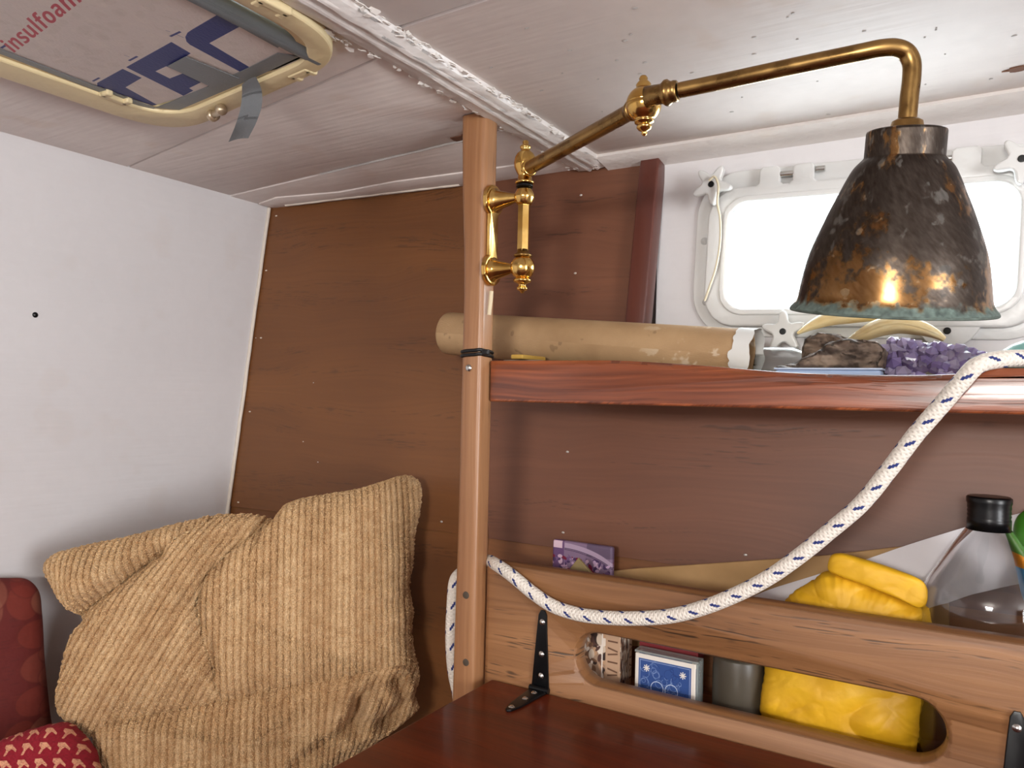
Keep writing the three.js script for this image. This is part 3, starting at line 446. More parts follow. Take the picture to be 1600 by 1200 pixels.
// ------------------------------------------------------------------ brass swing-arm lamp
{
  const L = thing('wall_lamp', 'brass swing-arm lamp with a tarnished bell shade fixed to the post', 'lamp');
  const RX = -0.3965, RZ = -0.655, yU = onZ(816, 308, RZ).y, yB = onZ(818, 418, RZ).y, px = -0.4362, add = (n, g, m = M.brass) => mk(n, m === M.brass || m === M.brassOld ? uvBox(g.index ? g.toNonIndexed() : g) : g, m, L);
  { // dog-bone plate on the post
    const s = new THREE.Shape(), r = 0.0162, w = 0.0075, a = Math.asin(w / r), c = Math.cos(a) * r; s.absarc(0, yU, r, -Math.PI / 2 + a, Math.PI * 1.5 - a); s.lineTo(-w, yB + c); s.absarc(0, yB, r, Math.PI / 2 + a, Math.PI * 2.5 - a); s.lineTo(w, yU - c);
    add('backplate', toCreasedNormals(extrude(s, 0.005, 0.0015, 3, 24).rotateY(Math.PI / 2).translate(px, 0, RZ), 0.6));
  }
  for (const y of [yU, yB]) add('bracket_arm', align(lathe([[0, 0], [0.0125, 0], [0.0125, 0.0015], [0.0105, 0.003], [0.0098, 0.005], [0.0085, 0.009], [0.0062, 0.018], [0.0042, 0.025], [0.0036, 0.028], [0.0048, 0.0295], [0.0048, 0.031], [0.0036, 0.033], [0.0036, 0.038], [0, 0.038]], 28), V3(px + 0.005, y, RZ), V3(1, 0, 0)));
  add('rod', flat(new THREE.CylinderGeometry(0.0062, 0.0062, yU - yB, 6).rotateY(0.35).translate(RX, (yU + yB) / 2, RZ)));
  const up = (n, prof, y, m) => add(n, lathe(prof, 36).translate(RX, y, RZ), m);
  up('upper_collar', [[0, -0.0085], [0.0066, -0.0085], [0.0082, -0.006], [0.0102, -0.002], [0.0104, 0.001], [0.0092, 0.004], [0.0075, 0.007], [0.007, 0.009], [0, 0.009]], yU);
  up('spacer', [[0, 0.009], [0.0084, 0.009], [0.0084, 0.0125], [0, 0.0125]], yU, M.black);
  up('swivel', [[0, 0.0125], [0.0092, 0.0125], [0.0098, 0.014], [0.0092, 0.0155], [0.0072, 0.0165], [0.0072, 0.019], [0.0064, 0.021], [0.0078, 0.0235], [0.0105, 0.029], [0.0112, 0.034], [0.0104, 0.039], [0.0085, 0.043], [0.0056, 0.0455], [0.0042, 0.047], [0.0054, 0.0486], [0.0058, 0.050], [0.0044, 0.0516], [0.0028, 0.0525], [0.0032, 0.0545], [0.0026, 0.0562], [0, 0.0568]], yU);
  const br = 0.0125; const ballP = []; for (let i = 0; i <= 20; i++) { const a = -Math.PI / 2 + i / 20 * Math.PI; ballP.push([br * Math.cos(a), br * Math.sin(a)]); }
  up('ball', ballP, yB);
  up('ball_collar', [[0, 0.0105], [0.0086, 0.0105], [0.0092, 0.012], [0.0086, 0.0135], [0.0064, 0.0142], [0.006, 0.018], [0, 0.018]], yB, M.brassOld);
  up('bottom_finial', [[0, -0.0258], [0.0015, -0.0255], [0.0026, -0.0235], [0.005, -0.0225], [0.0056, -0.021], [0.005, -0.0195], [0.0036, -0.0185], [0.0042, -0.0165], [0.0085, -0.0145], [0.0092, -0.013], [0.0085, -0.0115], [0.006, -0.0108], [0, -0.0108]], yB);
  // first arm, joint, second arm
  const J = at(1006, 163, 0.588), S = V3(RX, J.y, RZ), d1 = V3().subVectors(J, S).normalize(), A1 = S.clone().addScaledVector(d1, 0.009), B1 = J.clone().addScaledVector(d1, -0.011);
  add('arm', rod(A1, B1, 0.0066, 24), M.brassOld);
  add('arm_collar', align(lathe([[0, 0], [0.0078, 0], [0.0086, 0.0015], [0.0078, 0.003], [0.0068, 0.004], [0, 0.004]], 28), A1.clone().addScaledVector(d1, -0.001), d1));
  add('arm_collar', align(lathe([[0, 0], [0.0068, 0], [0.0084, 0.005], [0.0098, 0.010], [0, 0.010]], 28), B1.clone().addScaledVector(d1, -0.009), d1), M.brassOld);
  const jb = 0.0136, jp = [[0, -0.0245], [0.0012, -0.0242], [0.0024, -0.0226], [0.0018, -0.0212], [0.0046, -0.0196], [0.0058, -0.018], [0.0056, -0.0165], [0.004, -0.0158], [0.0072, -0.0142], [0.0074, -0.0128]];
  for (let i = 3; i <= 17; i++) { const a = -Math.PI / 2 + i / 20 * Math.PI; jp.push([jb * Math.cos(a), jb * Math.sin(a)]); if (i === 10) jp.push([jb - 0.0006, 0.0003], [jb, 0.0007]); }
  jp.push([0.0056, 0.0132], [0.0058, 0.0152], [0.0045, 0.017], [0.003, 0.0185], [0.0034, 0.020], [0.0024, 0.0218], [0, 0.0222]);
  add('joint', lathe(jp, 40).rotateZ(0.04).translate(J.x, J.y, J.z));
  const K = at(1062, 141, 0.556), d2 = V3().subVectors(at(1340, 83, 0.494), K).normalize();
  add('joint_neck', align(lathe([[0, 0], [0.0078, 0], [0.0072, 0.012], [0.0082, 0.0135], [0.0094, 0.015], [0.0094, 0.017], [0.0082, 0.0185], [0.0075, 0.02], [0.0078, 0.0215], [0.0074, 0.0235], [0.006, 0.0245], [0, 0.0245]], 32), K.clone().addScaledVector(d2, -0.0255), d2), M.brassOld);
  const D = 0.487, arm = [K, at(1130, 127, 0.54), at(1250, 101.5, 0.513), at(1345, 82, 0.494), at(1378, 75.5, D + 0.002), at(1400, 75, D), at(1416, 82, D), at(1424, 97, D), at(1424.5, 120, D), at(1421, 150, D), at(1417.5, 190, D)];
  add('arm', tube(arm, 0.0056, 160, 20), M.brassOld);
  // shade
  const N0 = at(1416.5, 205, D), N1 = at(1390, 487, 0.506), ax = V3().subVectors(N0, N1).normalize(), k = D / FOCAL, len = N0.distanceTo(N1);
  const RK = 0.000374, o = [[166, 0], [165.5, 3], [161, 8], [157, 13], [154.5, 20], [151.5, 36], [147, 60], [140.5, 88], [132, 112], [122.5, 135], [111, 162], [99.5, 186], [88, 210], [79, 226], [72, 234], [66, 239.5], [63, 243], [62.5, 280], [61.5, 283], [56, 285], [0, 285]];
  const curve = new THREE.CatmullRomCurve3(o.slice(0, 16).map(([r, t]) => V3(r, t, 0))), outer = [...curve.getSpacedPoints(60).map((p) => [p.x, p.y]), ...o.slice(16)];
  const inner = outer.slice(0, -4).reverse().map(([r, t]) => [r - 3.2, t + 1]);
  const sc = (pts) => pts.map(([r, t]) => [r * RK, t * len / 283]);
  const shell = lathe(sc(outer.slice(0, -1)), 96).rotateY(2.2), inn = lathe(sc([[163.5, -1.5], ...inner.slice().reverse()]).reverse(), 96), rim = lathe(sc([[163, -1.5], [164.5, -2], [166, -0.8], [166.2, 0.6], [165.6, 2.4], [163, 2.6]]), 96);
  const vOf = (g) => { const p = g.attributes.position, uv = g.attributes.uv, top = len; for (let i = 0; i < p.count; i++) uv.setY(i, clamp(p.getY(i) / top, 0.002, 0.998)); return g; };
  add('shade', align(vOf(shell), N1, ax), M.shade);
  add('shade_lining', align(vOf(inn), N1, ax), M.verdigris);
  add('rim_bead', align(vOf(rim), N1, ax), M.verdigris);
  add('shade_cap', align(lathe(sc([[0, 0], [58, 0], [60.5, 3], [58, 6], [30, 9], [26, 12], [24, 20], [17, 24], [0, 24]]), 48), N0.clone().addScaledVector(ax, -0.002), ax), M.brassOld);
  add('bulb_holder', align(lathe([[0, 0], [0.012, 0], [0.014, 0.01], [0.014, 0.04], [0, 0.04]], 28), N0.clone().addScaledVector(ax, -0.045), ax), M.blackPlastic);
  settle(L, V3(px, yB, RZ));
  const wire = [[768, 455], [766, 475], [764, 492]].map(([u, v]) => onZ(u, v, -0.648)); tag(mk('lamp_wire', tube(wire, 0.0022, 24, 8), std({ color: 0xd8c7a6, roughness: 0.6 })), 'short cream lead running down the post below the brass bracket', 'wire');
}

// ------------------------------------------------------------------ rope
{
  const R = 0.0064, z = -0.6485, P = [];
  const pts = [onZ(722, 1150, -0.665), onZ(716, 1085, -0.66), onZ(709, 1050, -0.657), onZ(705.5, 1005, -0.655), onZ(707, 950, -0.656), onZ(712, 905, -0.664), onZ(724, 893, -0.676), onZ(742, 884, -0.684), onZ(760, 876, -0.676), onZ(778, 884, -0.658), onZ(803, 902, -0.649),
    ...[[832, 926], [862, 946], [900, 959], [945, 965], [1000, 966], [1050, 962], [1100, 949], [1150, 929], [1200, 903], [1250, 868], [1300, 827], [1345, 788], [1390, 733], [1430, 680], [1470, 634]].map(([u, v]) => onZ(u, v, z)),
    onZ(1500, 599, -0.647), onZ(1527, 571, -0.648), onZ(1560, 562, -0.658), onZ(1600, 560, -0.672), onZ(1660, 562, -0.69), onZ(1720, 566, -0.70)];
  const c = new THREE.CatmullRomCurve3(pts, false, 'centripetal'), len = c.getLength(), cv = document.createElement('canvas'), S = 256; cv.width = cv.height = S;
  const g = cv.getContext('2d'); g.fillStyle = '#e0d8cd'; g.fillRect(0, 0, S, S);
  const r = rng(12); for (let i = 0; i < 500; i++) { g.fillStyle = r() < 0.5 ? 'rgba(190,178,164,0.25)' : 'rgba(245,240,232,0.3)'; g.fillRect(r() * S, r() * S, 14, 4); }
  g.fillStyle = '#27336f';
  for (const v0 of [0.05, 0.30, 0.55, 0.80]) for (const [du, dv] of [[0.1, 0], [0.2, 0.035], [0.3, 0.07]]) { const x = ((v0 > 0.2 && v0 < 0.5) || v0 > 0.7 ? 0.42 : 0) * S + du * S, y = (v0 + dv) * S; g.beginPath(); g.moveTo(x, y); g.lineTo(x + 40, y); g.lineTo(x + 52, y + 13); g.lineTo(x + 10, y + 13); g.fill(); }
  const t = canvasTex(cv); t.repeat.set(len / 0.0205, 1);
  const bt = dataTex(256, 256, (u, v, c) => { const a = Math.abs(Math.sin((u * 5 + v * 6) * Math.PI)), b = Math.abs(Math.sin((u * 5 - v * 6) * Math.PI)); c[0] = c[1] = c[2] = 255 * Math.min(1, Math.max(a, b)); }, false, 1, 1, false); bt.repeat.set(len / 0.0205, 1);
  tag(mk('rope', new THREE.TubeGeometry(c, 700, R, 18), std({ map: t, bumpMap: bt, bumpScale: 0.0007, roughness: 0.85 })), 'white braided rope with blue flecks drooping from the shelf round the post', 'rope');
}

// ------------------------------------------------------------------ things on the shelf
{
  const a = V3(-0.572, 1.0745, -0.772), b = V3(-0.2, 1.0435, -0.757), d = V3().subVectors(b, a), len = d.length(), R = 0.0262, T = thing('cardboard_tube', 'long brown cardboard tube lying on the shelf behind the post', 'tube');
  const card = std({ map: dataTex(512, 128, (u, v, c) => { const n = fbm(u * 12, v * 5, 81, 4), s = step(0.62, 0.7, fbm(u * 30 + v * 7, v * 14, 82, 4)) * step(0.66, 0.82, u), f = step(0.7, 0.74, noise2(u * 70, v * 26, 83)) * 0.3; mix3(c, [156, 124, 88], [186, 154, 114], n); mix3(c, c.slice(), [206, 188, 164], s * 0.8); mix3(c, c.slice(), [92, 70, 50], f * step(0.78, 0.8, noise2(u * 20, v * 9, 85))); }, true, 1, 1), bumpMap: plainNoise, bumpScale: 0.0003, roughness: 0.7, side: THREE.DoubleSide });
  const prof = [[R - 0.0032, 0.03], [R - 0.0032, 0.0], [R - 0.0025, -0.001], [R - 0.0006, -0.0005], [R, 0.002]]; for (let i = 1; i <= 30; i++) prof.push([R - 0.0002 * noise2(i, 4, 3), 0.002 + (len - 0.004) * i / 30]); prof.push([R - 0.001, len], [R - 0.0032, len - 0.001], [R - 0.0032, len - 0.05]);
  const g = lathe(prof, 64), uv = g.attributes.uv, p = g.attributes.position; for (let i = 0; i < p.count; i++) uv.setXY(i, p.getY(i) / len, uv.getX(i));
  mk('shell', align(g, a, d), card, T);
  // torn paper collar at the right-hand end
  const pc = [], seg = 60; const collar = new THREE.CylinderGeometry(R + 0.0007, R + 0.0007, 0.012, seg, 4, true), q = collar.attributes.position;
  for (let i = 0; i < q.count; i++) { const an = Math.atan2(q.getZ(i), q.getX(i)), top = q.getY(i) > 0.0; q.setY(i, q.getY(i) + (top ? 0.004 : -0.003) * (noise2(an * 4 + 9, 3, 6)) - (top ? 0 : 0.004 * noise2(an * 9, 8, 7))); const k = 1 + 0.02 * (noise2(an * 7, q.getY(i) * 300, 8) - 0.5); q.setX(i, q.getX(i) * k); q.setZ(i, q.getZ(i) * k); }
  collar.computeVertexNormals(); mk('torn_paper_end', align(collar.translate(0, len + 0.001, 0), a, d), std({ color: 0xd5d5d2, roughness: 0.7, side: THREE.DoubleSide }), T);
  settle(T, V3(-0.39, 1.03, -0.765));
  // folded papers that the tube rests on
  const fp = thing('folded_paper', 'folded white and yellow papers under the left end of the tube', 'paper');
  const pw = rbox(-0.448, -0.40, 1.012, 1.0375, -0.79, -0.70, 0.003), py = rbox(-0.43, -0.415, 1.0378, 1.0425, -0.74, -0.69, 0.0015).rotateY(0);
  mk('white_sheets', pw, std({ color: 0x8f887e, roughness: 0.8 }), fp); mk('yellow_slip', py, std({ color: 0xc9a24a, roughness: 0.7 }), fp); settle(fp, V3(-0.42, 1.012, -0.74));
  const bd = tag(mk('thin_board', (() => { const g = new RoundedBoxGeometry(0.30, 0.004, 0.04, 2, 0.0015); return uvBox(g).rotateZ(-0.034).translate(-0.268, 1.0275, -0.709); })(), std({ color: 0xb39f80, roughness: 0.7 })), 'thin pale board lying between the cardboard tube and the shelf edge', 'board');
}
function crag(size, seed, amp, freq, stretch = [1, 1, 1], detail = 24) {   // craggy lump standing on y = 0
  const g = mergeVertices(new THREE.IcosahedronGeometry(1, detail).deleteAttribute('uv').deleteAttribute('normal')), p = g.attributes.position;
  for (let i = 0; i < p.count; i++) { const x = p.getX(i), y = p.getY(i), z = p.getZ(i), n = fbm3(x * freq * stretch[0] + 9, y * freq * stretch[1] + 9, z * freq * stretch[2] + 9, seed, 4), r = 1 + amp * (1 - Math.abs(2 * n - 1) - 0.6) + amp * 0.5 * (noise3(x * 1.4 + 5, y * 1.4 + 5, z * 1.4 + 5, seed + 2) - 0.5); p.setXYZ(i, x * r * size[0], Math.max(y * r, -0.75) * size[1], z * r * size[2]); }
  g.translate(0, 0.75 * size[1], 0); g.computeVertexNormals(); return uvBox(g);
}
{
  // shape traced as a block: a wedge of stone, low at the left, with a second knob behind
  const st = thing('rock', 'rough brown wedge-shaped rock on the shelf, left of the purple crystals', 'rock');
  const tr = (arr, z) => arr.map(([u, v]) => { const p = onZ(u, v, z); return [p.x, p.y]; });
  const block = (arr, z, depth, seed, amp) => {
    const g0 = new THREE.ExtrudeGeometry(poly(tr(arr, z)), { depth, bevelEnabled: true, bevelThickness: 0.008, bevelSize: 0.005, bevelOffset: -0.005, bevelSegments: 4, steps: 6 });
    let g = g0.deleteAttribute('uv').deleteAttribute('normal'); g = subdivide(g, 0.0028); const p = g.attributes.position;
    for (let i = 0; i < p.count; i++) { const x = p.getX(i), y = p.getY(i), zz = p.getZ(i), n = fbm3(x * 40, y * 160 + x * 60, zz * 60, seed, 4) - 0.5, k = fbm3(x * 150, y * 300, zz * 150, seed + 4, 3) - 0.5; p.setXYZ(i, x + amp * 0.3 * n, Math.max(1.0125, y + amp * (n + 0.4 * k)), zz + z - depth + amp * 2 * n); }
    g.computeVertexNormals(); return uvBox(g);
  };
  mk('stone', block([[1216, 592], [1222, 575], [1250, 560], [1280, 546], [1300, 534], [1330, 530], [1370, 534], [1384, 545], [1380, 570], [1372, 592]], -0.715, 0.045, 21, 0.006), M.rock, st);
  mk('stone', block([[1250, 592], [1253, 548], [1258, 530], [1280, 521], [1310, 524], [1335, 536], [1340, 560], [1340, 592]], -0.768, 0.03, 27, 0.006), M.rock, st);
  const chip = block([[1213, 572], [1222, 571], [1245, 577], [1268, 584], [1245, 586], [1218, 584]], -0.690, 0.012, 33, 0.001); mk('chip', chip, M.rock, st);
  settle(st, V3(-0.12, 1.012, -0.74));
}
function subdivide(geo, maxEdge) {                                // splits long edges until every edge is short; returns an indexed mesh
  let g = geo.index ? geo.toNonIndexed() : geo, pos = Array.from(g.attributes.position.array), tris = []; for (let i = 0; i < pos.length; i += 9) tris.push(pos.slice(i, i + 9));
  for (let pass = 0; pass < 12; pass++) {
    let any = false; const next = [];
    for (const t of tris) {
      const e = [0, 1, 2].map((k) => { const a = k * 3, b = ((k + 1) % 3) * 3; return Math.hypot(t[a] - t[b], t[a + 1] - t[b + 1], t[a + 2] - t[b + 2]); }), m = e.indexOf(Math.max(...e));
      if (e[m] <= maxEdge) { next.push(t); continue; }
      any = true; const a = m * 3, b = ((m + 1) % 3) * 3, c = ((m + 2) % 3) * 3, mid = [0, 1, 2].map((k) => (t[a + k] + t[b + k]) / 2), A = t.slice(a, a + 3), B = t.slice(b, b + 3), C = t.slice(c, c + 3);
      next.push([...A, ...mid, ...C], [...mid, ...B, ...C]);
    }
    tris = next; if (!any) break;
  }
  const ng = new THREE.BufferGeometry(); ng.setAttribute('position', new THREE.Float32BufferAttribute(tris.flat(), 3)); return mergeVertices(ng, 1e-5);
}
{
  const am = thing('amethyst_cluster', 'purple amethyst crystal cluster on a grey rock base on the shelf', 'crystal');
  const c = onZ(1472, 560, -0.735);
  const base = crag([0.047, 0.011, 0.020], 41, 0.25, 2.2); mk('rock_base', base.translate(c.x, 1.012, -0.748), std({ color: 0x6b6358, roughness: 0.8 }), am);
  const purple = [[0x8a72b8, 0xb49fdc], [0x9b84c6, 0xc4b2e6], [0xb9aad4, 0xdccff0], [0x54437c, 0x86709f]].map(([a, b]) => phys({ color: b, roughness: 0.12, transmission: 0.55, thickness: 0.012, attenuationColor: new THREE.Color(a), attenuationDistance: 0.012, ior: 1.54 }));
  const r = rng(77), prism = (s, h) => { const g = new THREE.CylinderGeometry(s * 0.92, s, h, 6, 1), t = new THREE.ConeGeometry(s * 0.92, s * 0.62, 6, 1).translate(0, h / 2 + s * 0.31, 0); return flat(mergeGeometries([g.toNonIndexed(), t.toNonIndexed()]).translate(0, h / 2, 0)); };
  for (let i = 0; i < 96; i++) {
    const row = Math.floor(i / 16), u = ((i % 16) + 0.5 * (row % 2) + 0.7 * (r() - 0.5)) / 15.5, x = c.x - 0.042 + 0.084 * u, top = 1.0585 - 0.012 * u - 0.014 * Math.max(0, u - 0.7), y = lerp(1.0210, top - 0.008, clamp(row / 5)), s = 0.0046 + 0.0040 * r();
    const dir = V3((u - 0.5) * 0.5 + (r() - 0.5) * 0.9, row * 0.16 + (r() - 0.5) * 0.7, 1.0 - 0.08 * row);
    mk('crystal', align(prism(s, 0.004 + r() * 0.004), V3(x, y, -0.732 - row * 0.0035 - 0.005 * r()), dir), purple[row > 3 ? 1 + Math.floor(r() * 2) : Math.floor(r() * 4)], am);
  }
  settle(am, V3(c.x, 1.012, -0.745));
  // cream horns behind
  const horn = (pts, z, rad, label) => {
    const cv = new THREE.CatmullRomCurve3(pts.map(([u, v, k]) => onZ(u, v, z + (k || 0)))), n = 60, seg = 18, g = new THREE.TubeGeometry(cv, n, 1, seg), p = g.attributes.position;
    for (let i = 0; i <= n; i++) { const o = cv.getPointAt(i / n), rr = rad(i / n); for (let j = 0; j <= seg; j++) { const k = i * (seg + 1) + j, a = V3().fromBufferAttribute(p, k).sub(o).multiplyScalar(rr * (1 + 0.08 * Math.sin(j * 2))); p.setXYZ(k, o.x + a.x, o.y + a.y * 0.9, o.z + a.z); } }
    g.computeVertexNormals(); uvBox(g); return tag(mk('horn', g, std({ map: dataTex(128, 128, (u, v, c) => mix3(c, [226, 196, 132], [242, 226, 180], fbm(u * 8, v * 20, 91, 3)), true, 0.08, 0.08), roughness: 0.42 })), label, 'horn');
  };
  horn([[1246, 521], [1270, 508], [1300, 497], [1340, 494], [1375, 497, -0.005], [1400, 508, -0.008]], -0.80, (t) => 0.0015 + 0.0062 * Math.sin(Math.PI * Math.min(1, t * 1.1)) , 'curved cream horn below the window, its tip by the lower star knob');
  horn([[1322, 537], [1345, 525], [1375, 512], [1405, 507], [1435, 512], [1458, 520], [1475, 530, -0.004]], -0.785, (t) => 0.0015 + 0.0075 * Math.sin(Math.PI * (0.06 + 0.9 * t)), 'curved cream horn lying behind the purple crystals');
  // clear plastic wrap, blue pad, teal bag
  const jar = thing('clear_jar', 'small clear plastic jar lying on the shelf at the tube end', 'jar');
  const jp = [[0, 0], [0.018, 0], [0.0208, 0.002], [0.0212, 0.02], [0.0206, 0.04], [0.017, 0.048], [0.0165, 0.056], [0.0155, 0.056], [0.016, 0.047], [0.0196, 0.039], [0.020, 0.02], [0.0196, 0.003], [0, 0.0015]];
  const wrap = lathe(jp, 48), wp = wrap.attributes.position; for (let i = 0; i < wp.count; i++) { const k = 1 + 0.05 * (noise3(wp.getX(i) * 120, wp.getY(i) * 120, wp.getZ(i) * 120, 3) - 0.5); wp.setXYZ(i, wp.getX(i) * k, wp.getY(i), wp.getZ(i) * k); } wrap.computeVertexNormals();
  mk('vessel', align(wrap, V3(-0.206, 1.034, -0.80), V3(1, 0, -0.05)), phys({ color: 0xf2f4f4, roughness: 0.12, transmission: 1, thickness: 0.001, ior: 1.45 }), jar); settle(jar, V3(-0.18, 1.012, -0.80));
  const pad = thing('notepad', 'flat pale-blue pad lying on the shelf in front of the brown rock', 'pad'), pc = onZ(1325, 582, -0.682);
  mk('pages', rbox(-0.155, -0.073, 1.0122, 1.0268, -0.697, -0.676, 0.002), std({ color: 0x9fb2d0, roughness: 0.6 }), pad); mk('cover', rbox(-0.156, -0.072, 1.0269, 1.0284, -0.698, -0.6752, 0.0007), std({ color: 0xb9c6dd, roughness: 0.45 }), pad); settle(pad, V3(-0.114, 1.012, -0.687));
}

// ------------------------------------------------------------------ soft things: an outline on a leaning plane, with a swelling front and back
function softBody({ outline, N, d, H, back = 0.35, power = 3, rings = 120, count = 700, centre, fringe = 0, detail, uvOf, clampZ }) {
  const e1 = V3(0, 1, 0).cross(N).normalize(), e2 = V3().crossVectors(N, e1), O = V3().copy(N).multiplyScalar(d);
  const to2 = ([u, v]) => { const p = onPlane(u, v, N, d).sub(O); return new THREE.Vector2(p.dot(e1), p.dot(e2)); };
  const cv = new THREE.CatmullRomCurve3(outline.map((p) => { const q = to2(p); return V3(q.x, q.y, 0); }), true, 'centripetal'), loop = cv.getSpacedPoints(count).slice(0, count);
  const c = to2(centre), pos = [], uv = [], idx = [];
  if (fringe) loop.forEach((p, i) => { const k = fringe * (fbm(i * 0.35, 3, 17, 3) - 0.5) * 2; const dx = p.x - c.x, dy = p.y - c.y, L = Math.hypot(dx, dy); p.x += dx / L * k; p.y += dy / L * k; });
  const put = (x, y, h) => { pos.push(O.x + e1.x * x + e2.x * y + N.x * h, O.y + e1.y * x + e2.y * y + N.y * h, O.z + e1.z * x + e2.z * y + N.z * h); };
  for (const side of [1, -1]) {
    const at0 = pos.length / 3;
    for (let i = 0; i <= rings; i++) for (let j = 0; j < count; j++) {
      const s = Math.sin(i / rings * Math.PI / 2) ** 0.85, q = loop[j], x = c.x + (q.x - c.x) * s, y = c.y + (q.y - c.y) * s, sw = Math.pow(Math.max(0, 1 - Math.pow(s, power)), 0.55);
      let h = side > 0 ? H * sw : -H * back * sw; const k = side > 0 && detail ? detail(x, y, s, to2) : 0; h += k * Math.min(1, (1 - s) * 14 + 0.15);
      put(x, y, h); const t = uvOf ? uvOf(x, y, to2) : [x, y]; uv.push(t[0], t[1]);
      if (i < rings) { const a = at0 + i * count + j, b = at0 + i * count + (j + 1) % count, e = a + count, f = b + count; side > 0 ? idx.push(a, e, b, b, e, f) : idx.push(a, b, e, b, f, e); }
    }
  }
  const g = new THREE.BufferGeometry(); g.setAttribute('position', new THREE.Float32BufferAttribute(pos, 3)); g.setAttribute('uv', new THREE.Float32BufferAttribute(uv, 2)); g.setIndex(idx);
  if (clampZ) { const p = g.attributes.position; for (let i = 0; i < p.count; i++) p.setXYZ(i, Math.max(p.getX(i), WALL_X + 0.003), p.getY(i), Math.max(p.getZ(i), hullZ(p.getX(i), p.getY(i)) + 0.003)); }
  g.computeVertexNormals(); return g;
}
function distTo(x, y, line) { let best = 9, side = 0, tt = 0; for (let i = 0; i < line.length - 1; i++) { const a = line[i], b = line[i + 1], dx = b.x - a.x, dy = b.y - a.y, t = clamp(((x - a.x) * dx + (y - a.y) * dy) / (dx * dx + dy * dy)), D = Math.hypot(x - a.x - dx * t, y - a.y - dy * t); if (D < best) { best = D; side = Math.sign(dx * (y - a.y) - dy * (x - a.x)); tt = (i + t) / (line.length - 1); } } return [best, side, tt]; }
{ // berth
  const s = thing('berth_seat', 'dark upholstered berth seat under the cushions', 'seat');
  mk('mattress', rbox(-0.965, -0.435, 0.36, 0.455, -0.72, 0.6, 0.02), std({ color: 0x4a1d18, roughness: 0.9 }), s); mk('seat_base', rbox(-0.965, -0.445, 0.1, 0.36, -0.72, 0.6, 0.004), M.plyO, s); settle(s, V3(-0.7, 0.1, -0.06));
}
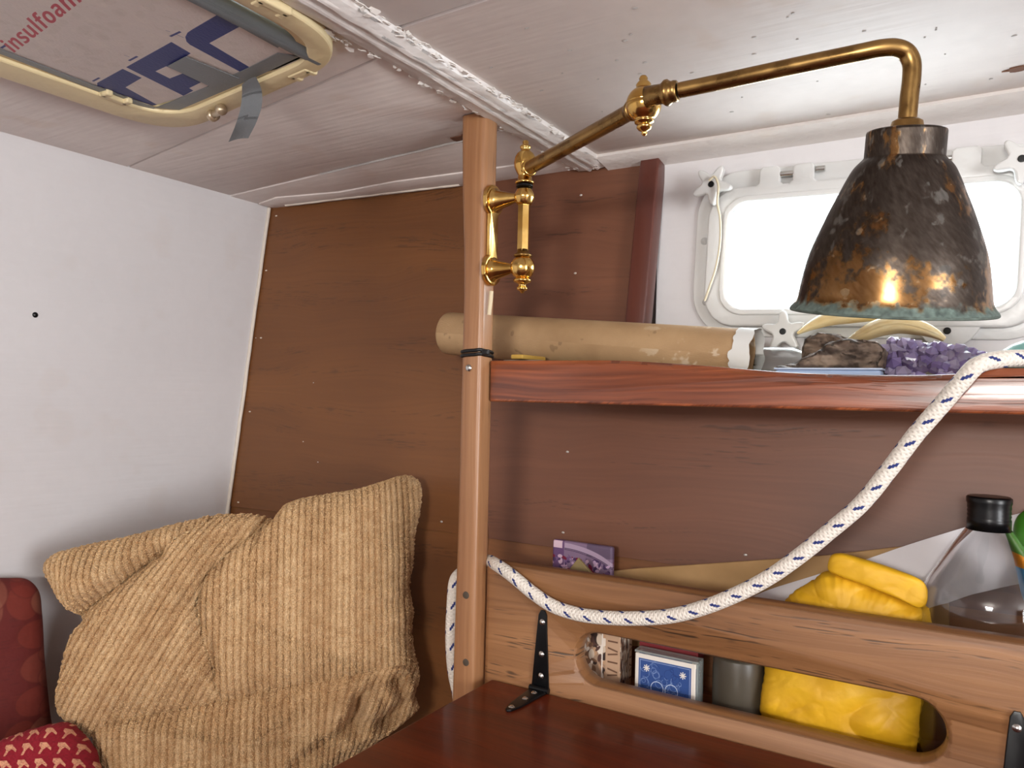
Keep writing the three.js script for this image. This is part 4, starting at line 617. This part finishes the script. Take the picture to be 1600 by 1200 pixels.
{
  const N = V3(0.671, 0.242, 0.701).normalize(), d0 = N.dot(onZ(640, 745, -0.77));
  const chen = (seed) => ({   // plush ribs: one tile is four ribs
    map: dataTex(512, 512, (u, v, c) => { const k = Math.abs(Math.sin(u * 4 * Math.PI)), t = fbm(u * 42, v * 46, seed, 3), n = fbm(u * 3, v * 3, seed + 3, 3); mix3(c, [178, 132, 86], [248, 216, 170], clamp(0.1 + 0.42 * k + 0.8 * (t - 0.35) + 0.7 * (n - 0.5))); }, true, 1, 1),
    bumpMap: dataTex(512, 512, (u, v, c) => { const k = Math.pow(Math.abs(Math.sin(u * 4 * Math.PI)), 0.7), t = fbm(u * 34, v * 40, seed, 3); c[0] = c[1] = c[2] = 255 * clamp(0.55 * k + 0.6 * (t - 0.2)); }, false, 1, 1),
  });
  const plush = phys({ ...chen(500), bumpScale: 0.0035, roughness: 0.95, sheen: 0.5, sheenRoughness: 0.6, sheenColor: new THREE.Color(0.9, 0.78, 0.55) });
  const PITCH = 0.0072, lines = {}; let P = null;
  const prep = (to2) => { if (P) return P; const L = (a) => a.map(to2); return P = {
    c1: L([[430, 800], [404, 836], [368, 866], [336, 900], [322, 940], [329, 985], [345, 1045]]), c2: L([[262, 868], [240, 885], [212, 908], [175, 935], [120, 968]]),
    c3: L([[395, 828], [372, 845], [345, 852], [330, 880]]), c4: L([[310, 935], [285, 985], [262, 1040], [240, 1085]]), c5: L([[285, 915], [255, 965], [235, 1020]]), c6: L([[346, 975], [346, 1050]]),
    c7: L([[470, 965], [520, 968], [580, 950], [650, 940]]), c8: L([[440, 1000], [520, 1000], [600, 985], [660, 990]]), c9: L([[520, 935], [580, 905], [640, 905]]), c0: L([[560, 870], [610, 850], [660, 850]]) }; };
  const region = (x, y, to2) => {                            // rib phase and a field along the ribs
    const p = prep(to2), [dA, sA] = distTo(x, y, p.c1), [dB, sB] = distTo(x, y, p.c2), right = sA > 0;
    let ang = 0.03; if (!right) ang = sB > 0 || dB > 0.2 ? -0.52 : 0.16;
    return { p, dA, sA, dB, sB, ang, right };
  };
  const phase = (x, y, a) => { const wob = 0.004 * (fbm(x * 14, y * 10, 5, 3) - 0.5); return [(x * Math.cos(a) + y * Math.sin(a) + wob) / PITCH, (y * Math.cos(a) - x * Math.sin(a)) / PITCH]; };
  const rib = (ph, al, seed) => 0.0046 * (Math.pow(Math.abs(Math.sin(ph * Math.PI)), 0.8) - 0.5) + 0.0020 * (noise2(Math.floor(ph) * 3.7, al * 1.1, seed) - 0.5) + 0.0016 * (noise2(ph * 2.3, al * 2.2, seed + 5) - 0.5);
  const main = thing('cushion', 'large beige ribbed plush cushion dented in the middle, slumped in the corner', 'cushion');
  const g = softBody({
    outline: [[70, 884], [84, 868], [130, 853], [200, 838], [290, 815], [335, 805], [385, 803], [412, 806], [432, 811], [446, 790], [470, 780], [520, 771], [560, 764], [600, 752], [632, 743], [650, 747], [659, 764], [656, 800], [648, 840], [646, 880], [640, 915], [646, 950], [644, 985], [648, 1020], [654, 1045], [640, 1058], [600, 1062], [540, 1070], [460, 1086], [380, 1104], [300, 1120], [230, 1130], [170, 1142], [140, 1150], [104, 1128], [88, 1098], [94, 1060], [104, 1020], [116, 990], [130, 968], [108, 950], [90, 926], [76, 902]],
    N, d: d0, H: 0.075, back: 0.35, power: 2.6, rings: 210, count: 1400, centre: [360, 950], fringe: 0.0016, clampZ: true,
    detail: (x, y, s, to2) => {
      const { p, dA, sA, dB, sB, ang } = region(x, y, to2); let h = 0;
      h += -0.017 * Math.exp(-((dA / 0.008) ** 2)) + (sA > 0 ? 0.006 * Math.exp(-(((dA - 0.024) / 0.026) ** 2)) : -0.003 * Math.exp(-((dA / 0.04) ** 2)) + 0.006 * Math.exp(-(((dA - 0.03) / 0.02) ** 2)));
      h += -0.024 * Math.exp(-((dB / 0.008) ** 2)) + 0.010 * Math.exp(-(((dB - 0.022) / 0.018) ** 2));
      for (const [k, A, w] of [['c3', 0.012, 0.007], ['c4', 0.008, 0.006], ['c5', 0.005, 0.006], ['c6', 0.008, 0.004], ['c7', 0.010, 0.010], ['c8', 0.007, 0.008], ['c9', 0.008, 0.012], ['c0', 0.006, 0.014]]) { const [D, , t] = distTo(x, y, p[k]); const fade = k[1] >= '7' || k === 'c0' ? t : Math.sin(Math.PI * clamp(t * 0.9 + 0.05)); h -= A * fade * Math.exp(-((D / w) ** 2)); h += A * 0.5 * fade * Math.exp(-(((D - w * 2) / (w * 1.3)) ** 2)); }
      h += 0.022 * (fbm(x * 7 + 3, y * 7, 8, 3) - 0.5); const [ph, al] = phase(x, y, ang); return h + rib(ph, al, 3);
    },
    uvOf: (x, y, to2) => { const { ang } = region(x, y, to2), [ph, al] = phase(x, y, ang); return [ph / 4, al / 4]; },
  });
  mk('cover', g, plush, main); settle(main, V3(-0.72, 0.6, -0.65));
  const blade = new THREE.BufferGeometry(); blade.setAttribute('position', new THREE.Float32BufferAttribute([-0.5, 0, 0, 0.5, 0, 0, 0.42, 0.6, 0.12, -0.42, 0.6, 0.12, 0, 1, 0.4], 3)); blade.setIndex([0, 1, 2, 0, 2, 3, 3, 2, 4]); blade.computeVertexNormals();
  const fibre = std({ color: 0xffffff, roughness: 1, side: THREE.DoubleSide });
  const pile = (mesh, parent, n, seed) => {                   // short tufts of the plush, far too many to count
    const r = rng(seed), g = mesh.geometry, p = g.attributes.position, nn = g.attributes.normal, half = p.count / 2, im = new THREE.InstancedMesh(blade, fibre, n), m = new THREE.Matrix4(), q = new THREE.Quaternion(), q2 = new THREE.Quaternion(), col = new THREE.Color(), a = V3(), b = V3();
    // pick points evenly over the front by area: rows of the front sheet weighted by their radius
    const rings = parent.userData.rings, count = parent.userData.count; delete parent.userData.rings; delete parent.userData.count;
    for (let i = 0; i < n; i++) {
      const s = Math.sqrt(r()), t = Math.min(0.999, Math.asin(Math.min(1, Math.pow(s, 1 / 0.85))) * 2 / Math.PI), k = Math.min(half - 1, Math.floor(t * rings) * count + Math.floor(r() * count));
      a.fromBufferAttribute(p, k); b.fromBufferAttribute(nn, k); const up = clamp(b.y * 0.5 + 0.5); b.x += (r() - 0.5) * 0.9; b.y += (r() - 0.5) * 0.9 - 0.35; b.z += (r() - 0.5) * 0.9; b.normalize();
      q.setFromUnitVectors(V3(0, 1, 0), b); q2.setFromAxisAngle(V3(0, 1, 0), r() * 6.28); q.multiply(q2); const w = 0.0009 + 0.0008 * r(), h = 0.0016 + 0.0022 * r();
      m.compose(a.addScaledVector(b, -0.0004), q, V3(w, h, w)); im.setMatrixAt(i, m); const c = r(); im.setColorAt(i, col.setRGB(lerp(0.52, 0.90, c), lerp(0.30, 0.66, c), lerp(0.125, 0.37, c)));
    }
    im.name = 'pile'; im.userData = { kind: 'stuff' }; parent.add(im); return im;
  };
  main.userData.rings = 210; main.userData.count = 1400; pile(main.children[0], main, 90000, 5).position.copy(main.children[0].position);
  P = null;
  const low = thing('cushion', 'second beige ribbed plush cushion squashed beneath the large dented one', 'cushion');
  const g2 = softBody({
    outline: [[150, 1130], [250, 1105], [400, 1070], [560, 1040], [620, 1030], [652, 1040], [655, 1062], [648, 1085], [655, 1105], [640, 1120], [600, 1150], [540, 1195], [480, 1240], [330, 1290], [170, 1290], [150, 1240], [156, 1200], [148, 1170]], N, d: d0 + 0.012, H: 0.055, back: 0.5, power: 3, rings: 130, count: 900, centre: [390, 1150], fringe: 0.0016, clampZ: true,
    detail: (x, y, s, to2) => {
      const L = lines.l || (lines.l = [[[556, 1130], [560, 1085], [590, 1060], [655, 1052]].map(to2), [[540, 1120], [600, 1118], [650, 1100]].map(to2), [[470, 1180], [540, 1130], [560, 1090]].map(to2), [[620, 1060], [628, 1090], [600, 1120]].map(to2)]); let h = 0.016 * (fbm(x * 9, y * 9, 18, 3) - 0.5);
      for (const l of L) { const [D] = distTo(x, y, l); h += -0.012 * Math.exp(-((D / 0.006) ** 2)) + 0.009 * Math.exp(-(((D - 0.014) / 0.008) ** 2)); }
      const k = step(0, 0.09, x - to2([470, 1100]).x), [ph, al] = phase(x - 0.5 * k * (y - to2([560, 1120]).y), y, 0.08); return h + rib(ph, al, 13);
    },
    uvOf: (x, y, to2) => { const k = step(0, 0.09, x - to2([470, 1100]).x), [ph, al] = phase(x - 0.5 * k * (y - to2([560, 1120]).y), y, 0.08); return [ph / 4, al / 4]; },
  });
  mk('cover', g2, plush, low); settle(low, V3(-0.7, 0.5, -0.6)); low.userData.rings = 130; low.userData.count = 900; pile(low.children[0], low, 40000, 6).position.copy(low.children[0].position);

  // dark red cushion and red patterned cushion at the lower left
  const rc = thing('red_cushion', 'dark red cushion with faded orange flower print leaning on the white wall', 'cushion'), N3 = V3(0.90, 0.12, 0.42).normalize(), p3 = onX(60, 920, -0.93), d3 = N3.dot(p3);
  const cv = document.createElement('canvas'); cv.width = cv.height = 512; const q = cv.getContext('2d'), r = rng(91); q.fillStyle = '#5a1510'; q.fillRect(0, 0, 512, 512);
  for (let i = 0; i < 2500; i++) { q.fillStyle = r() < 0.5 ? 'rgba(40,8,6,0.12)' : 'rgba(120,40,24,0.10)'; q.fillRect(r() * 512, r() * 512, 10, 2); }
  // faded petals
  q.globalAlpha = 0.6;
  for (let f = 0; f < 3; f++) { const cx = [200, 90, 360][f], cy = [330, 130, 480][f]; for (let ring = 4; ring >= 0; ring--) for (let k = 0; k < 7 + ring * 2; k++) { const a = k / (7 + ring * 2) * 6.283 + ring * 0.5, R = 14 + ring * 22, x = cx + Math.cos(a) * R, y = cy + Math.sin(a) * R, w = 12 + ring * 3; q.fillStyle = ['#6e2014', '#7a3826', '#742c1a', '#80503c', '#661c12'][(ring + k) % 5]; q.beginPath(); q.ellipse(x, y, w, w * 0.8, a, 0, 7); q.fill(); q.strokeStyle = 'rgba(80,20,12,0.6)'; q.lineWidth = 2; q.stroke(); } }
  const t = canvasTex(cv, 0.42, 0.42); t.wrapS = t.wrapT = THREE.MirroredRepeatWrapping; t.offset.set(0.42, 0.1);
  const gr = softBody({ outline: [[-160, 905], [-60, 903], [10, 903], [42, 905], [60, 922], [66, 960], [70, 1030], [78, 1110], [86, 1170], [80, 1230], [-20, 1260], [-160, 1250]], N: N3, d: d3, H: 0.03, back: 0.4, power: 4, rings: 40, count: 220, centre: [-50, 1080], clampZ: true, detail: (x, y) => 0.004 * (fbm(x * 20, y * 20, 4, 3) - 0.5) });
  mk('cover', gr, std({ map: t, bumpMap: plainNoise, bumpScale: 0.0006, roughness: 0.85 }), rc);
  settle(rc, V3(-0.92, 0.5, -0.35));
  const hc = thing('patterned_cushion', 'red and cream checked woollen cushion at the lower left corner', 'cushion'), N4 = V3(0.55, 0.6, 0.58).normalize(), d4 = N4.dot(at(60, 1150, 0.80));
  const hv = document.createElement('canvas'); hv.width = hv.height = 256; const z = hv.getContext('2d'); z.fillStyle = '#8e1526'; z.fillRect(0, 0, 256, 256); z.fillStyle = '#d8a07c';
  const tooth = (x, y, s0) => { const s = s0 * 0.76; z.beginPath(); z.moveTo(x, y); z.lineTo(x + s * 0.5, y); z.lineTo(x + s, y + s * 0.5); z.lineTo(x + s, y + s * 0.7); z.lineTo(x + s * 0.6, y + s * 0.42); z.lineTo(x + s * 0.42, y + s * 0.6); z.lineTo(x + s * 0.3, y + s); z.lineTo(x + s * 0.12, y + s); z.lineTo(x + s * 0.22, y + s * 0.5); z.lineTo(x, y + s * 0.28); z.fill(); };
  for (let i = 0; i < 4; i++) for (let j = 0; j < 4; j++) tooth(i * 64, j * 64, 62);
  for (let i = 0; i < 3000; i++) { z.fillStyle = r() < 0.6 ? 'rgba(142,21,38,0.25)' : 'rgba(60,8,14,0.2)'; z.fillRect(r() * 256, r() * 256, 5, 2); }
  const ht = canvasTex(hv, 0.062, 0.062);
  const gh = softBody({ outline: [[-80, 1190], [-20, 1170], [30, 1150], [75, 1136], [110, 1130], [135, 1150], [152, 1175], [158, 1230], [130, 1290], [0, 1310], [-80, 1280]], N: N4, d: d4, H: 0.04, back: 0.5, rings: 60, count: 400, centre: [50, 1215], fringe: 0.001, detail: (x, y) => 0.008 * (fbm(x * 24, y * 24, 6, 3) - 0.5) + 0.001 * (noise2(x * 600, y * 600, 8) - 0.5) });
  mk('cover', gh, std({ map: ht, roughness: 0.95, bumpMap: plainNoise, bumpScale: 0.0012 }), hc); settle(hc, V3(-0.72, 0.5, -0.45));
}

// ------------------------------------------------------------------ the locker behind the slotted board
{
  const fl = thing('locker_shelf', 'hidden board the things behind the slotted board stand on', 'shelf'); mk('shelf_board', rbox(-0.434, 0.9, 0.69, 0.70, -0.778, -0.684, 0.001), M.plyO, fl); settle(fl, V3(0, 0.69, -0.73));
  const tr = (arr, z) => arr.map(([u, v]) => { const p = onZ(u, v, z); return [p.x, p.y]; });
  const plate = (name, arr, z, th, mat, label, cat) => { const o = mk(name, uvBox(extrude(poly(tr(arr, z)), th, Math.min(0.0006, th / 3), 1).translate(0, 0, z - th)), mat); return tag(o, label, cat); };
  // purple printed tin
  const cv = document.createElement('canvas'); cv.width = 512; cv.height = 360; const g = cv.getContext('2d'), r = rng(15);
  g.fillStyle = '#8d7590'; g.fillRect(0, 0, 512, 360); g.fillStyle = '#6c5a72'; g.fillRect(300, 0, 212, 120); g.fillStyle = '#b7a0b8'; g.beginPath(); g.moveTo(110, 20); g.bezierCurveTo(250, 20, 420, 70, 512, 160); g.lineTo(512, 200); g.bezierCurveTo(400, 110, 250, 70, 110, 70); g.fill();
  g.strokeStyle = '#3d2b48'; g.lineWidth = 5; for (const o of [70, 84]) { g.beginPath(); g.moveTo(110, o); g.bezierCurveTo(250, o, 400, o + 50, 512, o + 130); g.stroke(); }
  g.fillStyle = '#6d4d78'; g.fillRect(0, 0, 105, 360); g.fillStyle = '#e2c4d2'; g.fillRect(10, 5, 80, 70);
  for (let i = 0; i < 120; i++) { g.fillStyle = ['#c9a9c8', '#4d3560', '#d8b8cc', '#7a5a86', '#7c1f3e'][i % 5]; g.beginPath(); g.ellipse(r() * 512, 150 + r() * 210, 8 + r() * 22, 5 + r() * 14, r() * 3, 0, 7); g.fill(); }
  const tin = thing('tin', 'small purple printed tin against the plywood behind the slotted board', 'tin'), a = onZ(861, 843, -0.765), b = onZ(954, 898, -0.765), tg = new RoundedBoxGeometry(b.x - a.x, a.y - 0.752, 0.008, 3, 0.003).translate((a.x + b.x) / 2, (a.y + 0.752) / 2, -0.772), tp = tg.attributes.position, tu = tg.attributes.uv; for (let i = 0; i < tp.count; i++) tu.setXY(i, (tp.getX(i) - a.x) / (b.x - a.x), (tp.getY(i) - b.y + 0.012) / (a.y - b.y + 0.012));
  tg.rotateZ(0); mk('tin_body', tg, std({ map: canvasTex(cv), roughness: 0.4, metalness: 0.1 }), tin);
  mk('tin_stand', rbox(a.x, b.x, 0.70, 0.752, -0.786, -0.766, 0.002), M.blackPlastic, tin); settle(tin, V3((a.x + b.x) / 2, 0.70, -0.775));
  const card = std({ map: dataTex(256, 128, (u, v, c) => mix3(c, [158, 122, 76], [190, 152, 104], fbm(u * 10, v * 8, 31, 4)), true, 0.3, 0.15), roughness: 0.7 });
  plate('cardboard_wedge', [[873, 910], [903, 872], [938, 912], [950, 1000], [870, 1000]], -0.722, 0.004, std({ color: 0x8d7a52, roughness: 0.75 }), 'olive-brown pointed cardboard corner in front of the purple tin', 'cardboard');
  plate('cardboard_sheet', [[930, 895], [1000, 888], [1150, 878], [1290, 868], [1400, 855], [1480, 850], [1480, 1010], [940, 1010]], -0.788, 0.003, card, 'pale brown cardboard sheet leaning behind the slotted board below the rope', 'cardboard');
  { // white chart, loosely curled
    const cl = new THREE.CatmullRomCurve3([[1150, 945], [1200, 922], [1280, 897], [1340, 878], [1400, 858], [1460, 838], [1530, 818], [1600, 800]].map(([u, v]) => onZ(u, v, -0.778))), n = 40, m = 16, pos = [], idx = [];
    for (let i = 0; i <= n; i++) for (let j = 0; j <= m; j++) { const p = cl.getPoint(i / n), a = j / m; pos.push(p.x + 0.01 * a, p.y - 0.055 * a, p.z + 0.008 * Math.sin(a * 3.1) - 0.0015 * Math.sin(i * 0.6)); if (i < n && j < m) { const k = i * (m + 1) + j; idx.push(k, k + m + 1, k + 1, k + 1, k + m + 1, k + m + 2); } }
    const back = pos.slice(); for (let i = 2; i < back.length; i += 3) back[i] -= 0.0006; const off = pos.length / 3, id2 = idx.slice(); for (let i = 0; i < idx.length; i += 3) id2.push(idx[i] + off, idx[i + 2] + off, idx[i + 1] + off);
    const sg = new THREE.BufferGeometry(); sg.setAttribute('position', new THREE.Float32BufferAttribute([...pos, ...back], 3)); sg.setIndex(id2); sg.computeVertexNormals(); uvBox(sg);
    tag(mk('paper_sheet', sg, std({ color: 0xd9d4d6, roughness: 0.6, side: THREE.DoubleSide })), 'large white paper sheet standing behind yellow bag and glass bottle', 'paper');
  }
  { // yellow bag: lower body and rolled top
    const bag = thing('bag', 'crumpled bright yellow fabric bag with a rolled top behind the slotted board', 'bag'), N = V3(-0.05, 0.1, 1).normalize(), d = N.dot(onZ(1330, 1000, -0.722));
    const ym = phys({ map: dataTex(256, 256, (u, v, c) => mix3(c, [206, 152, 18], [236, 186, 36], fbm(u * 6, v * 6, 61, 4)), true, 0.15, 0.15), roughness: 0.55, bumpMap: plainNoise, bumpScale: 0.0004, sheen: 0.2 });
    const fold = (x, y, seed) => { const n1 = fbm(x * 16 + y * 9, y * 24 - x * 8, seed, 2), n2 = fbm(x * 50 - y * 30, y * 60, seed + 3, 2); return 0.010 * (Math.abs(2 * n1 - 1) - 0.3) + 0.0022 * (Math.abs(2 * n2 - 1) - 0.3); };
    mk('body', softBody({ outline: [[1225, 942], [1240, 925], [1268, 908], [1290, 893], [1330, 896], [1400, 925], [1450, 950], [1456, 985], [1450, 1040], [1440, 1120], [1420, 1190], [1330, 1185], [1230, 1150], [1192, 1120], [1194, 1060], [1205, 1000]], N, d, H: 0.024, back: 0.8, power: 5, rings: 110, count: 420, centre: [1330, 1030], fringe: 0.001, detail: (x, y) => fold(x, y, 5) }), ym, bag);
    mk('rolled_top', softBody({ outline: [[1299, 868], [1312, 864], [1345, 872], [1395, 888], [1440, 907], [1448, 918], [1450, 940], [1438, 950], [1400, 934], [1350, 914], [1306, 898], [1294, 890]], N, d: d + 0.014, H: 0.007, back: 0.9, power: 7, rings: 50, count: 300, centre: [1372, 906], detail: (x, y) => 0.6 * fold(x, y, 9) }), ym, bag);
    settle(bag, V3(-0.1, 0.70, -0.72));
  }
  { // bottle
    const B = thing('bottle', 'clear glass bottle with a black screw cap beside the yellow bag', 'bottle'), c = onZ(1545, 830, -0.7275), yc = c.y, px = 0.00052;
    const o = [[0, -0.19], [0.045, -0.19], [0.0485, -0.186], [0.0485, -0.062], [0.0472, -0.052], [0.043, -0.042], [0.035, -0.029], [0.0255, -0.013], [0.0172, 0.0], [0.014, 0.005], [0.0132, 0.010], [0.0132, 0.022]], inn = [[0.0112, 0.022], [0.0112, 0.009], [0.0122, 0.004], [0.0152, -0.001], [0.0235, -0.014], [0.033, -0.030], [0.041, -0.043], [0.0452, -0.053], [0.0465, -0.062], [0.046, -0.181], [0.043, -0.1855], [0, -0.1855]];
    const sm2 = (p) => { const cv = new THREE.CatmullRomCurve3(p.map(([a, b]) => V3(a, b, 0)), false, 'centripetal'); return cv.getPoints(70).map((v) => [v.x, v.y]); };
    const g = lathe([...sm2(o), ...sm2(inn)], 64).scale(1, 1, 0.8).translate(c.x, yc, -0.7275);
    mk('glass', g, phys({ color: 0xffffff, roughness: 0.02, transmission: 1, thickness: 0.01, ior: 1.5, attenuationColor: new THREE.Color(0.75, 0.85, 0.8), attenuationDistance: 0.25 }), B);
    const cap = [[0, 0.002], [0.0155, 0.002], [0.0155, 0.010]]; for (let i = 0; i <= 6; i++) cap.push([0.0155 - (i % 2) * 0.0006, 0.0105 + i * 0.0016]); cap.push([0.0152, 0.0225], [0.016, 0.024], [0.016, 0.0278], [0.0146, 0.029], [0, 0.029]);
    mk('cap', lathe(cap, 48).translate(c.x, yc - 0.001, -0.7275), M.black, B); settle(B, V3(c.x, yc - 0.19, -0.7275));
  }
  { // bright packet at the right-hand edge
    const P = thing('packet', 'green, orange and blue packet at the right edge beside the bottle', 'packet'), cvs = document.createElement('canvas'); cvs.width = 128; cvs.height = 256; const g = cvs.getContext('2d'); g.fillStyle = '#3d7a22'; g.fillRect(0, 0, 128, 80); g.fillStyle = '#e08a1c'; g.fillRect(0, 80, 128, 30); g.fillStyle = '#4d9fd6'; g.fillRect(0, 110, 128, 146);
    const a = onZ(1578, 800, -0.772), geo = softBody({ outline: [[1583, 826], [1592, 804], [1614, 793], [1690, 800], [1710, 960], [1640, 985], [1603, 940], [1590, 880]], N: V3(0, 0.05, 1).normalize(), d: V3(0, 0.05, 1).normalize().dot(a), H: 0.012, back: 0.3, power: 5, rings: 24, count: 140, centre: [1648, 880], detail: (x, y) => 0.006 * (fbm(x * 40, y * 40, 3, 3) - 0.5) }), p = geo.attributes.position, uv = geo.attributes.uv; const yt = onZ(1600, 795, -0.772).y, yb = onZ(1600, 1000, -0.772).y;
    for (let i = 0; i < p.count; i++) uv.setXY(i, 0.5, clamp((p.getY(i) - yb) / (yt - yb), 0.02, 0.98)); mk('packet_body', geo, std({ map: canvasTex(cvs), roughness: 0.35 }), P); settle(P, V3(0.03, 0.78, -0.77));
    const t = thing('teal_bag', 'pale teal plastic bag end on the shelf at the right edge, behind the rope', 'bag'), N = V3(0, 0.2, 1).normalize();
    mk('bag_body', softBody({ outline: [[1548, 575], [1562, 552], [1585, 538], [1620, 530], [1700, 535], [1720, 580], [1640, 590], [1570, 588]], N, d: N.dot(onZ(1600, 560, -0.715)), H: 0.016, back: 0.8, power: 3, rings: 40, count: 200, centre: [1640, 562], detail: (x, y) => 0.006 * (fbm(x * 60, y * 60, 3, 3) - 0.5) }), phys({ color: 0x8fc4bd, roughness: 0.3, transmission: 0.3, thickness: 0 }), t); settle(t, V3(0.05, 1.012, -0.715));
  }
  // things seen through the slot
  const bx = thing('photo_box', 'box printed with brown photographs at the left end of the slot', 'box'), pcv = document.createElement('canvas'); pcv.width = 256; pcv.height = 256; const pg = pcv.getContext('2d'); pg.fillStyle = '#a98a72'; pg.fillRect(0, 0, 256, 256);
  for (let i = 0; i < 260; i++) { pg.fillStyle = ['#3a2a26', '#d9c4ae', '#7d5a44', '#c39a78', '#5c4038', '#efe0d0'][i % 6]; pg.beginPath(); pg.ellipse(r() * 190, r() * 256, 3 + r() * 14, 3 + r() * 18, r() * 3, 0, 7); pg.fill(); }
  pg.fillStyle = '#4a342c'; pg.fillRect(0, 0, 180, 70); pg.strokeStyle = '#f0e4d8'; pg.lineWidth = 6; for (const [x0, y0, x1, y1] of [[0, 75, 256, 75], [90, 0, 90, 256], [175, 75, 175, 256]]) { pg.beginPath(); pg.moveTo(x0, y0); pg.lineTo(x1, y1); pg.stroke(); } pg.lineWidth = 4; pg.beginPath(); pg.ellipse(85, 45, 22, 50, 0, 0, 7); pg.stroke();
  pg.fillStyle = '#c4a184'; pg.fillRect(190, 78, 66, 178); pg.strokeStyle = '#6d4c3a'; pg.lineWidth = 4; for (let i = 0; i < 9; i++) { pg.beginPath(); pg.moveTo(200, 90 + i * 18); pg.lineTo(245, 84 + i * 18 + (i % 3) * 6); pg.stroke(); }
  const bxg = new RoundedBoxGeometry(0.062, 0.098, 0.03, 2, 0.0015).translate(-0.337, 0.749, -0.725); mk('carton', bxg, std({ map: canvasTex(pcv), roughness: 0.5 }), bx); settle(bx, V3(-0.337, 0.70, -0.725));
  // playing-card packs
  const ccv = document.createElement('canvas'); ccv.width = 252; ccv.height = 352; const cg = ccv.getContext('2d'); cg.fillStyle = '#e6ddd2'; cg.fillRect(0, 0, 252, 352); cg.fillStyle = '#34508c'; cg.fillRect(16, 16, 220, 320); cg.strokeStyle = '#9fb0d2'; cg.lineWidth = 2; cg.strokeRect(22, 22, 208, 308);
  for (let i = 0; i < 130; i++) { cg.strokeStyle = i % 2 ? 'rgba(160,178,214,0.75)' : 'rgba(30,50,110,0.8)'; cg.lineWidth = 1.6; const x = 30 + r() * 192, y = 30 + r() * 292, s = 6 + r() * 14; cg.beginPath(); cg.arc(x, y, s, r() * 6, r() * 6 + 2.4); cg.stroke(); }
  for (const [x, y] of [[50, 50], [202, 50], [50, 302], [202, 302]]) for (let k = 0; k < 4; k++) { cg.strokeStyle = '#e6ddd2'; cg.lineWidth = 4; cg.beginPath(); cg.moveTo(x - 14 * Math.cos(k * 0.785), y - 14 * Math.sin(k * 0.785)); cg.lineTo(x + 14 * Math.cos(k * 0.785), y + 14 * Math.sin(k * 0.785)); cg.stroke(); }
  cg.strokeStyle = '#cdd6ea'; cg.lineWidth = 3; for (const [x, y, R] of [[126, 176, 44], [96, 120, 26], [156, 120, 26], [96, 232, 26], [156, 232, 26]]) { cg.beginPath(); cg.arc(x, y, R, 0, 7); cg.stroke(); }
  const pk = thing('card_pack', 'blue-backed pack of playing cards in a clear case seen through the slot', 'cards');
  const cz = -0.700, cy = 0.7545, cx = -0.2565, cw = 0.06, chh = 0.088, cards = new RoundedBoxGeometry(cw, chh, 0.014, 2, 0.0012).translate(0, 0, -0.007); mk('deck_of_cards', cards.translate(cx, cy - chh / 2, cz), std({ map: canvasTex(ccv), roughness: 0.35 }), pk);
  mk('case_rim', box(cx - cw / 2 - 0.001, cx + cw / 2 + 0.002, cy + 0.0002, cy + 0.002, cz - 0.016, cz - 0.002), phys({ color: 0xdfe5e2, roughness: 0.15, transmission: 0.7, thickness: 0 }), pk);
  mk('case_side', box(cx + cw / 2 + 0.0004, cx + cw / 2 + 0.0022, cy - chh, cy, cz - 0.016, cz - 0.001), phys({ color: 0xdfe5e2, roughness: 0.15, transmission: 0.7, thickness: 0 }), pk); settle(pk, V3(cx, cy - chh, cz - 0.007));
  const rp = thing('red_box', 'red and white cardboard box behind the blue playing cards', 'box'); mk('carton', rbox(-0.292, -0.232, 0.70, 0.7665, -0.742, -0.724, 0.001), std({ color: 0x7d2328, roughness: 0.5 }), rp); mk('lid', rbox(-0.290, -0.236, 0.7667, 0.770, -0.741, -0.725, 0.001), std({ color: 0xd98f8c, roughness: 0.5 }), rp); settle(rp, V3(-0.262, 0.70, -0.733));
  const jr = thing('dark_jar', 'dark olive-grey jar between the cards and the yellow bag', 'jar'), jx = onZ(1153, 1080, -0.722).x;
  mk('jar_body', lathe([[0, 0], [0.021, 0], [0.0228, 0.002], [0.0232, 0.05], [0.0225, 0.062], [0.0205, 0.066], [0, 0.066]], 40).translate(jx, 0.7, -0.722), std({ color: 0x4a4338, roughness: 0.4 }), jr); mk('lid', lathe([[0, 0], [0.0215, 0], [0.0222, 0.001], [0.0222, 0.011], [0.021, 0.0125], [0, 0.0125]], 40).translate(jx, 0.7665, -0.722), std({ color: 0x3e392f, roughness: 0.5 }), jr);
  settle(jr, V3(jx, 0.70, -0.722));
}

scene.traverse((o) => { if (o.isMesh) o.castShadow = o.receiveShadow = true; });
renderer.render(scene, camera);
